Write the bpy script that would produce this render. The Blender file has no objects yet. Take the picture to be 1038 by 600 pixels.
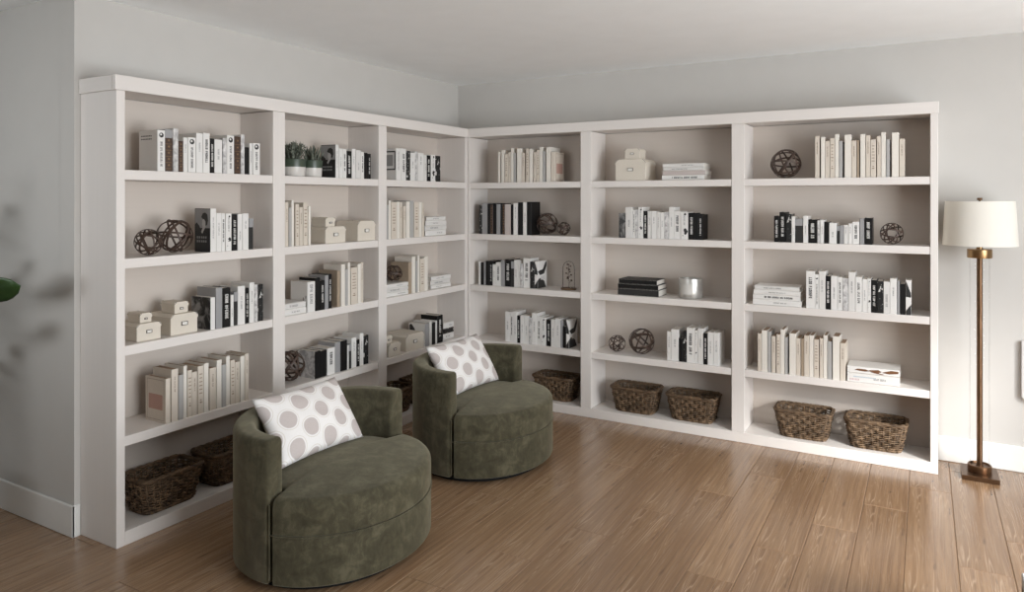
import bpy, bmesh, math, random
from mathutils import Vector, Matrix, Euler
PI = math.pi
sc = bpy.context.scene
col = sc.collection

# ------------------------------------------------------------------ helpers
def link(name, mesh, mat=None, parent=None):
    o = bpy.data.objects.new(name, mesh)
    col.objects.link(o)
    if mat is not None and not mesh.materials:
        mesh.materials.append(mat)
    if parent is not None:
        o.parent = parent
    return o

def from_bm(name, bm, mat, parent=None, smooth=False, sharp=None):
    bmesh.ops.recalc_face_normals(bm, faces=bm.faces)
    me = bpy.data.meshes.new(name)
    bm.to_mesh(me); bm.free()
    if smooth:
        for p in me.polygons: p.use_smooth = True
        if sharp:
            me.set_sharp_from_angle(angle=math.radians(sharp))
    return link(name, me, mat, parent)

def raw(name, verts, faces, mat, parent=None, smooth=False):
    me = bpy.data.meshes.new(name)
    me.from_pydata([tuple(v) for v in verts], [], faces)
    if smooth:
        for p in me.polygons: p.use_smooth = True
    return link(name, me, mat, parent)

def add_box(bm, x0, x1, y0, y1, z0, z1, bev=0.0, seg=1):
    vs = [bm.verts.new((x, y, z)) for x in (x0, x1) for y in (y0, y1) for z in (z0, z1)]
    idx = [(0,1,3,2),(4,6,7,5),(0,4,5,1),(2,3,7,6),(0,2,6,4),(1,5,7,3)]
    fs = [bm.faces.new([vs[i] for i in f]) for f in idx]
    if bev > 0:
        es = set()
        for f in fs: es.update(f.edges)
        bmesh.ops.bevel(bm, geom=list(es), offset=bev, segments=seg, affect='EDGES', profile=.5)

def box(name, x0, x1, y0, y1, z0, z1, mat, parent=None, bev=0.0, seg=1):
    bm = bmesh.new(); add_box(bm, x0, x1, y0, y1, z0, z1, bev, seg)
    return from_bm(name, bm, mat, parent)

def add_lathe(bm, prof, n=40, cx=0, cy=0, sx=1, sy=1):
    """prof: list of (r, z); closed at both ends when r == 0"""
    rings = []
    for r, z in prof:
        if r <= 1e-6:
            rings.append([bm.verts.new((cx, cy, z))])
        else:
            rings.append([bm.verts.new((cx+sx*r*math.cos(2*PI*i/n), cy+sy*r*math.sin(2*PI*i/n), z)) for i in range(n)])
    for a, b in zip(rings, rings[1:]):
        for i in range(n):
            j = (i+1) % n
            if len(a) == 1 and len(b) == 1: continue
            if len(a) == 1: bm.faces.new((a[0], b[i], b[j]))
            elif len(b) == 1: bm.faces.new((a[i], a[j], b[0]))
            else: bm.faces.new((a[i], a[j], b[j], b[i]))

def lathe(name, prof, mat, parent=None, n=40, sharp=35):
    bm = bmesh.new(); add_lathe(bm, prof, n)
    return from_bm(name, bm, mat, parent, smooth=True, sharp=sharp)

def add_tube(bm, pts, rad, n=8, closed=False, flat=1.0, cap=True, up=None):
    """sweep of an ellipse (rad x rad*flat) along points"""
    P = [Vector(p) for p in pts]; N = len(P); rings = []
    nrm = None
    for i in range(N):
        if closed: t = P[(i+1) % N] - P[i-1]
        else: t = P[min(i+1, N-1)] - P[max(i-1, 0)]
        t.normalize()
        if up is not None:
            u = up[i] if isinstance(up, list) else up
            nrm = (u - t*u.dot(t)).normalized()
        elif nrm is None:
            a = Vector((0,0,1)) if abs(t.z) < .9 else Vector((1,0,0))
            nrm = (a - t*a.dot(t)).normalized()
        else:
            nrm = (nrm - t*nrm.dot(t)).normalized()
        b = t.cross(nrm)
        r = rad[i] if isinstance(rad, (list, tuple)) else rad
        rings.append([bm.verts.new(P[i] + nrm*(r*flat*math.cos(2*PI*k/n)) + b*(r*math.sin(2*PI*k/n))) for k in range(n)])
    M = N if closed else N-1
    for i in range(M):
        a, b_ = rings[i], rings[(i+1) % N]
        for k in range(n):
            l = (k+1) % n
            bm.faces.new((a[k], a[l], b_[l], b_[k]))
    if not closed and cap:
        bm.faces.new(rings[0][::-1]); bm.faces.new(rings[-1])

def empty(name, loc, rotz=0.0):
    o = bpy.data.objects.new(name, None); col.objects.link(o)
    o.location = loc; o.rotation_euler = (0, 0, rotz); o.empty_display_size = .1
    return o

def tag(o, label, cat, group=None):
    o['label'] = label; o['category'] = cat
    if group: o['group'] = group
    return o

def struct(o):
    o['kind'] = 'structure'; return o

def dup(root, loc, rotz=None):
    r = root.copy(); col.objects.link(r); r.location = loc
    if rotz is not None: r.rotation_euler = (0, 0, rotz)
    for ch in list(root.children):
        c = ch.copy(); col.objects.link(c); c.parent = r
        for g in list(ch.children):
            e = g.copy(); col.objects.link(e); e.parent = c
    return r

# ------------------------------------------------------------------ materials
def new_mat(name):
    m = bpy.data.materials.new(name); m.use_nodes = True
    nt = m.node_tree
    b = nt.nodes['Principled BSDF']
    return m, nt, b

def N(nt, t, **kw):
    n = nt.nodes.new(t)
    for k, v in kw.items(): setattr(n, k, v)
    return n

def math_n(nt, op, a, b=None, c=None):
    n = nt.nodes.new('ShaderNodeMath'); n.operation = op
    for i, v in enumerate((a, b, c)):
        if v is None: continue
        if isinstance(v, (int, float)): n.inputs[i].default_value = v
        else: nt.links.new(v, n.inputs[i])
    return n.outputs[0]

def mixc(nt, fac, a, b):
    n = nt.nodes.new('ShaderNodeMix'); n.data_type = 'RGBA'
    if isinstance(fac, (int, float)): n.inputs[0].default_value = fac
    else: nt.links.new(fac, n.inputs[0])
    for i, v in ((6, a), (7, b)):
        if isinstance(v, (tuple, list)): n.inputs[i].default_value = (*v[:3], 1)
        else: nt.links.new(v, n.inputs[i])
    return n.outputs[2]

def ramp(nt, src, stops):
    n = nt.nodes.new('ShaderNodeValToRGB')
    e = n.color_ramp.elements
    while len(e) < len(stops): e.new(.5)
    for i, (p, c) in enumerate(stops):
        e[i].position = p
        e[i].color = (*c, 1) if isinstance(c, (tuple, list)) else (c, c, c, 1)
    nt.links.new(src, n.inputs[0])
    return n.outputs[0]

def noise(nt, vec, scale, detail=3, rough=.55, dist=0):
    n = nt.nodes.new('ShaderNodeTexNoise')
    n.inputs['Scale'].default_value = scale; n.inputs['Detail'].default_value = detail
    n.inputs['Roughness'].default_value = rough; n.inputs['Distortion'].default_value = dist
    nt.links.new(vec, n.inputs['Vector'])
    return n.outputs['Fac']

def mapping(nt, vec, scale=(1,1,1), loc=(0,0,0), rot=(0,0,0)):
    n = nt.nodes.new('ShaderNodeMapping')
    n.inputs['Scale'].default_value = scale; n.inputs['Location'].default_value = loc; n.inputs['Rotation'].default_value = rot
    nt.links.new(vec, n.inputs['Vector'])
    return n.outputs[0]

def bump(nt, b, h, strength=.2, dist=.01):
    n = nt.nodes.new('ShaderNodeBump')
    n.inputs['Strength'].default_value = strength; n.inputs['Distance'].default_value = dist
    nt.links.new(h, n.inputs['Height']); nt.links.new(n.outputs[0], b.inputs['Normal'])

def coords(nt, kind='Object'):
    return nt.nodes.new('ShaderNodeTexCoord').outputs[kind]

def plain(name, c, rough=.55, metal=0.0, var=.06, scale=30, bmp=0.0, spec=.5):
    m, nt, b = new_mat(name)
    v = coords(nt)
    f = noise(nt, v, scale, 4)
    nt.links.new(mixc(nt, f, tuple(x*(1-var) for x in c), tuple(min(1, x*(1+var)) for x in c)), b.inputs['Base Color'])
    b.inputs['Roughness'].default_value = rough; b.inputs['Metallic'].default_value = metal
    b.inputs['Specular IOR Level'].default_value = spec
    if bmp: bump(nt, b, f, bmp, .002)
    return m

def m_paint(name, c, rough=.6, grain_axis=None, spec=.4):
    """painted surface with faint brushed grain"""
    m, nt, b = new_mat(name)
    v = coords(nt)
    if grain_axis is None: s = (6, 6, 6)
    else: s = tuple(1.5 if i == grain_axis else 60 for i in range(3))
    f = noise(nt, mapping(nt, v, s), 1.0, 4)
    nt.links.new(mixc(nt, f, tuple(x*.965 for x in c), tuple(min(1, x*1.035) for x in c)), b.inputs['Base Color'])
    b.inputs['Roughness'].default_value = rough; b.inputs['Specular IOR Level'].default_value = spec
    bump(nt, b, f, .05, .002)
    return m

def m_blotch(name, c0, c1, scale, lo=.45, hi=.55, rough=.45, detail=3, stretch=(1,1,1)):
    m, nt, b = new_mat(name)
    f = noise(nt, mapping(nt, coords(nt), stretch), scale, detail, .6, .6)
    nt.links.new(ramp(nt, f, [(lo, c0), (hi, c1)]), b.inputs['Base Color'])
    b.inputs['Roughness'].default_value = rough
    return m

def m_floor():
    m, nt, b = new_mat('oak_floor')
    uv = coords(nt, 'UV')
    a = nt.nodes.new('ShaderNodeAttribute'); a.attribute_name = 'plank'
    sep = nt.nodes.new('ShaderNodeSeparateColor'); nt.links.new(a.outputs['Color'], sep.inputs[0])
    rid, rid2 = sep.outputs[0], sep.outputs[1]
    # growth-ring contours: level lines of a stretched noise
    vg = mapping(nt, uv, (4.6, 1.35, 1))
    f = noise(nt, vg, 1.0, 1, .4, .15)
    ring = math_n(nt, 'FRACT', math_n(nt, 'MULTIPLY', f, 13.0))
    ring = math_n(nt, 'ABSOLUTE', math_n(nt, 'SUBTRACT', ring, .5))
    ring = ramp(nt, ring, [(.0, 0.0), (.09, .6), (.22, 1.0)])
    fib = noise(nt, mapping(nt, uv, (80, 1.6, 1)), 1.0, 3, .5)
    big = noise(nt, mapping(nt, uv, (9, 1.5, 1)), 1.0, 4, .65)
    knot = noise(nt, mapping(nt, uv, (9, 6, 1), (3.3, 1.7, 0)), 1.0, 2, .5)
    knot = ramp(nt, knot, [(.66, 0.0), (.78, 1.0)])
    base = ramp(nt, rid, [(0, (.235,.140,.074)), (.35, (.268,.164,.090)), (.7, (.295,.184,.103)), (1, (.335,.214,.124))])
    dark = ramp(nt, rid2, [(0, (.105,.052,.025)), (1, (.150,.080,.041))])
    light = ramp(nt, rid2, [(0, (.40,.28,.185)), (1, (.50,.365,.25))])
    c = mixc(nt, math_n(nt, 'MULTIPLY', ramp(nt, big, [(.42, 0.0), (.66, 1.0)]), .62), base, dark)
    gm = ramp(nt, noise(nt, mapping(nt, uv, (4, .9, 1), (7.7, 2.1, 0)), 1.0, 2, .5), [(.40, .12), (.58, 1.0)])
    c = mixc(nt, math_n(nt, 'MULTIPLY', math_n(nt, 'MULTIPLY', math_n(nt, 'SUBTRACT', 1.0, ring), .95), gm), c, light)
    c = mixc(nt, math_n(nt, 'MULTIPLY', ramp(nt, fib, [(.45, 0.0), (.68, 1.0)]), .32), c, dark)
    c = mixc(nt, math_n(nt, 'MULTIPLY', knot, .65), c, (.055,.030,.017))
    nt.links.new(c, b.inputs['Base Color'])
    rg = math_n(nt, 'ADD', math_n(nt, 'MULTIPLY', fib, .16), FLOOR_ROUGH)
    nt.links.new(rg, b.inputs['Roughness'])
    b.inputs['Specular IOR Level'].default_value = .6
    b.inputs['Coat Weight'].default_value = .3; b.inputs['Coat Roughness'].default_value = .2
    bump(nt, b, math_n(nt, 'ADD', fib, math_n(nt, 'MULTIPLY', ring, .4)), .06, .002)
    return m
FLOOR_ROUGH = .17

def m_velvet():
    m, nt, b = new_mat('olive_velvet')
    v = coords(nt)
    f = noise(nt, v, 14, 5, .65, .5)
    g = noise(nt, mapping(nt, v, (1, 1, .25)), 60, 3, .6)
    s = math_n(nt, 'ADD', math_n(nt, 'MULTIPLY', f, .8), math_n(nt, 'MULTIPLY', g, .2))
    c = ramp(nt, s, [(.36, (.038,.034,.020)), (.5, (.058,.052,.031)), (.64, (.098,.089,.056))])
    nt.links.new(c, b.inputs['Base Color'])
    b.inputs['Roughness'].default_value = .85; b.inputs['Specular IOR Level'].default_value = .2
    b.inputs['Sheen Weight'].default_value = .5; b.inputs['Sheen Roughness'].default_value = .45
    b.inputs['Sheen Tint'].default_value = (.60,.56,.42,1)
    bump(nt, b, s, .25, .006)
    return m

def m_dots():
    m, nt, b = new_mat('dotted_linen')
    uv = coords(nt, 'UV')
    nz = nt.nodes.new('ShaderNodeTexNoise'); nz.inputs['Scale'].default_value = 5; nt.links.new(uv, nz.inputs['Vector'])
    vv = nt.nodes.new('ShaderNodeVectorMath'); vv.operation = 'MULTIPLY_ADD'
    nt.links.new(nz.outputs['Color'], vv.inputs[0]); vv.inputs[1].default_value = (.02,.02,0); nt.links.new(uv, vv.inputs[2])
    # two interleaved grids: x period doubled
    def two(offx, offy):
        p = mapping(nt, vv.outputs[0], (2.63, 2.44, 1), (offx, offy, 0))
        s = nt.nodes.new('ShaderNodeSeparateXYZ'); nt.links.new(p, s.inputs[0])
        fx = math_n(nt, 'MULTIPLY', math_n(nt, 'SUBTRACT', math_n(nt, 'FRACT', s.outputs[0]), .5), .525/2.63*2.44/.337)
        fy = math_n(nt, 'SUBTRACT', math_n(nt, 'FRACT', s.outputs[1]), .5)
        return math_n(nt, 'SQRT', math_n(nt, 'ADD', math_n(nt, 'MULTIPLY', fx, fx), math_n(nt, 'MULTIPLY', fy, fy)))
    d = math_n(nt, 'MINIMUM', two(.04, .134), two(.54, .634))
    fill = ramp(nt, d, [(.298, 1.0), (.315, 0.0)])
    ring = math_n(nt, 'MULTIPLY', ramp(nt, d, [(.352, 0.0), (.362, 1.0)]), ramp(nt, d, [(.374, 1.0), (.384, 0.0)]))
    wv = noise(nt, mapping(nt, uv, (260, 30, 1)), 1, 2)
    white = mixc(nt, wv, (.74,.72,.71), (.84,.83,.82))
    tau = mixc(nt, wv, (.46,.41,.395), (.57,.52,.505))
    c = mixc(nt, fill, white, tau)
    c = mixc(nt, math_n(nt, 'MULTIPLY', ring, .6), c, (.58,.53,.45))
    nt.links.new(c, b.inputs['Base Color'])
    b.inputs['Roughness'].default_value = .9; b.inputs['Specular IOR Level'].default_value = .15
    bump(nt, b, wv, .15, .002)
    return m

def m_glass(name, tint=(1,1,1), rough=.02, refl=.22):
    m, nt, b = new_mat(name)
    out = nt.nodes['Material Output']
    tr = nt.nodes.new('ShaderNodeBsdfTransparent'); tr.inputs[0].default_value = (*tint, 1)
    gl = nt.nodes.new('ShaderNodeBsdfGlossy'); gl.inputs['Roughness'].default_value = rough
    lw = nt.nodes.new('ShaderNodeLayerWeight'); lw.inputs['Blend'].default_value = .12
    mx = nt.nodes.new('ShaderNodeMixShader')
    f = math_n(nt, 'MULTIPLY', lw.outputs['Fresnel'], refl)
    nt.links.new(f, mx.inputs[0]); nt.links.new(tr.outputs[0], mx.inputs[1]); nt.links.new(gl.outputs[0], mx.inputs[2])
    nt.links.new(mx.outputs[0], out.inputs['Surface'])
    return m

def m_wicker(name, c0, c1):
    m, nt, b = new_mat(name)
    v = coords(nt)
    f = noise(nt, v, 38, 4, .6)
    g = noise(nt, mapping(nt, v, (1, 1, 3)), 9, 2)
    s = math_n(nt, 'ADD', math_n(nt, 'MULTIPLY', f, .6), math_n(nt, 'MULTIPLY', g, .4))
    nt.links.new(ramp(nt, s, [(.36, c0), (.62, c1)]), b.inputs['Base Color'])
    b.inputs['Roughness'].default_value = .7
    bump(nt, b, f, .3, .003)
    return m

def m_shade():
    m, nt, b = new_mat('lamp_linen')
    v = coords(nt)
    f = noise(nt, mapping(nt, v, (200, 200, 8)), 1, 3)
    nt.links.new(mixc(nt, f, (.84,.82,.77), (.90,.88,.83)), b.inputs['Base Color'])
    b.inputs['Roughness'].default_value = .9
    out = nt.nodes['Material Output']
    tl = nt.nodes.new('ShaderNodeBsdfTranslucent'); tl.inputs[0].default_value = (.9,.88,.82,1)
    mx = nt.nodes.new('ShaderNodeMixShader'); mx.inputs[0].default_value = .35
    nt.links.new(b.outputs[0], mx.inputs[1]); nt.links.new(tl.outputs[0], mx.inputs[2]); nt.links.new(mx.outputs[0], out.inputs['Surface'])
    return m

WALL = m_paint('wall_paint', (.55,.536,.512), .75)
ABSORB_WALL = m_paint('light_absorbing_wall', (.20,.205,.195), .8)  # unseen far-left and front walls, coloured dark to reduce bounced light
CEIL = m_paint('ceiling_paint', (.91,.93,.935), .85)
TRIM = m_paint('trim_paint', (.74,.74,.72), .5)
CASE = m_paint('bookcase_paint_upright', (.73,.695,.665), .5, 2)
CASEX = m_paint('bookcase_paint_along', (.73,.695,.665), .5, 0)
CASEY = m_paint('bookcase_paint_inward', (.73,.695,.665), .5, 1)
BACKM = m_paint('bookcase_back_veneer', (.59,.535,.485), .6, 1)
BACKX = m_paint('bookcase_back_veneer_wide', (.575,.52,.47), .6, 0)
FLOOR = m_floor()
GAP = plain('floor_gap', (.15,.085,.042), .7)
VELVET = m_velvet(); DOTS = m_dots()
SEAM = plain('seam_shadow_cord', (.028,.028,.02), .8)
PLINTH_BLACK = plain('black_plinth', (.010,.010,.010), .8, spec=.1)
WICK = m_wicker('brown_wicker', (.040,.023,.012), (.215,.138,.078))
CANE = plain('dark_cane', (.060,.036,.026), .5, var=.3, scale=20)
BRASS = plain('antique_brass', (.30,.19,.095), .32, 1.0, var=.25, scale=12)
BRONZE = plain('brown_bronze', (.125,.070,.038), .36, .85, var=.35, scale=14)
GLASS = m_glass('clear_glass')
GLASS2 = m_glass('dome_glass', refl=.8)
CANDLE_TAG = plain('candle_tag', (.60,.59,.56), .5)
SHADE = m_shade()
BOXM = plain('cream_box_linen', (.66,.61,.53), .75, var=.04, scale=80, bmp=.1)
METAL = plain('pewter', (.16,.145,.125), .4, .9)
PAPER_TAG = plain('tag_paper', (.78,.76,.72), .7)
LEAF = m_blotch('leaf_green', (.012,.030,.008), (.030,.070,.016), 8, .35, .7, .35)
STEM = plain('plant_stem', (.09,.06,.035), .8)
SUCC = m_blotch('succulent_grey_green', (.055,.068,.048), (.19,.205,.165), 30, .35, .65, .7)
POT_W = plain('pot_white', (.62,.60,.57), .35)
POT_G = plain('pot_green_glaze', (.050,.072,.050), .35)
SOIL = plain('soil', (.03,.022,.016), .95, scale=90)
SILVER = m_blotch('mercury_glass', (.48,.47,.45), (.70,.69,.66), 16, .3, .7, .33)
for _n in SILVER.node_tree.nodes:
    if _n.type == 'BSDF_PRINCIPLED': _n.inputs['Metallic'].default_value = .75
WAX = plain('candle_wax', (.72,.69,.62), .5)
GREYCAB = plain('grey_lacquer', (.56,.55,.55), .5)
DARKTOP = plain('dark_top', (.10,.095,.09), .4)
DWOOD = plain('brown_wood', (.13,.075,.04), .5, var=.3, scale=9)
DRIED = plain('dried_flower', (.10,.07,.055), .9)

# book materials
BM = {
 'white':  plain('book_white', (.74,.73,.71), .45, var=.02),
 'offwhite': plain('book_off_white', (.68,.67,.65), .5, var=.03),
 'black':  plain('book_black', (.0075,.007,.007), .5, var=.2, spec=.25),
 'charcoal': plain('book_charcoal', (.028,.027,.026), .5, var=.2, spec=.3),
 'grey':   plain('book_grey', (.30,.30,.305), .5),
 'marble': m_blotch('book_marbled_grey', (.36,.35,.35), (.72,.71,.70), 28, .38, .62),
 'leather': plain('book_brown_leather', (.055,.028,.018), .45, var=.35, scale=40, bmp=.2),
 'beige':  plain('book_beige_linen', (.62,.56,.485), .8, var=.07, scale=60),
 'cream':  plain('book_cream_linen', (.735,.70,.64), .8, var=.05, scale=60),
 'tan':    plain('book_tan_linen', (.36,.285,.21), .8, var=.1, scale=50),
 'bluegrey': plain('book_blue_grey', (.40,.395,.385), .75, var=.05),
 'pinkgrey': plain('book_pink_grey', (.50,.44,.42), .7, var=.05),
 'floral': m_blotch('book_black_white_floral', (.006,.006,.006), (.62,.61,.59), 26, .57, .62, .5, 2),
 'photo':  m_blotch('book_dark_photo', (.015,.014,.014), (.32,.31,.30), 13, .46, .62, .35, 3),
 'dotted': m_blotch('book_black_dotted', (.014,.014,.014), (.60,.59,.57), 55, .60, .64, .4, 1),
}
INK_D = plain('ink_black', (.02,.02,.02), .5)
INK_G = plain('ink_grey', (.30,.30,.30), .5)
INK_W = plain('ink_white', (.78,.77,.75), .5)
GOLD = plain('ink_gold', (.20,.125,.065), .5, .3)
INK_B = plain('ink_brown', (.30,.23,.17), .7)
PINK = plain('label_pink', (.47,.29,.24), .7)
PAGES = plain('page_paper', (.66,.63,.58), .85, var=.08, scale=200)
PAGES_OLD = plain('page_paper_aged', (.33,.235,.165), .9, var=.15, scale=120)
SKIN_G = plain('print_mid_grey', (.30,.30,.30), .5)
SKIN_L = plain('print_light_grey', (.52,.51,.50), .5)
SKY, P_SIDE, P_REAR, P_SUN, SUN_ELEV, EXPOSURE = 1.0, 200.0, 5.9, 5.2, math.radians(25), 0.0
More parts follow.
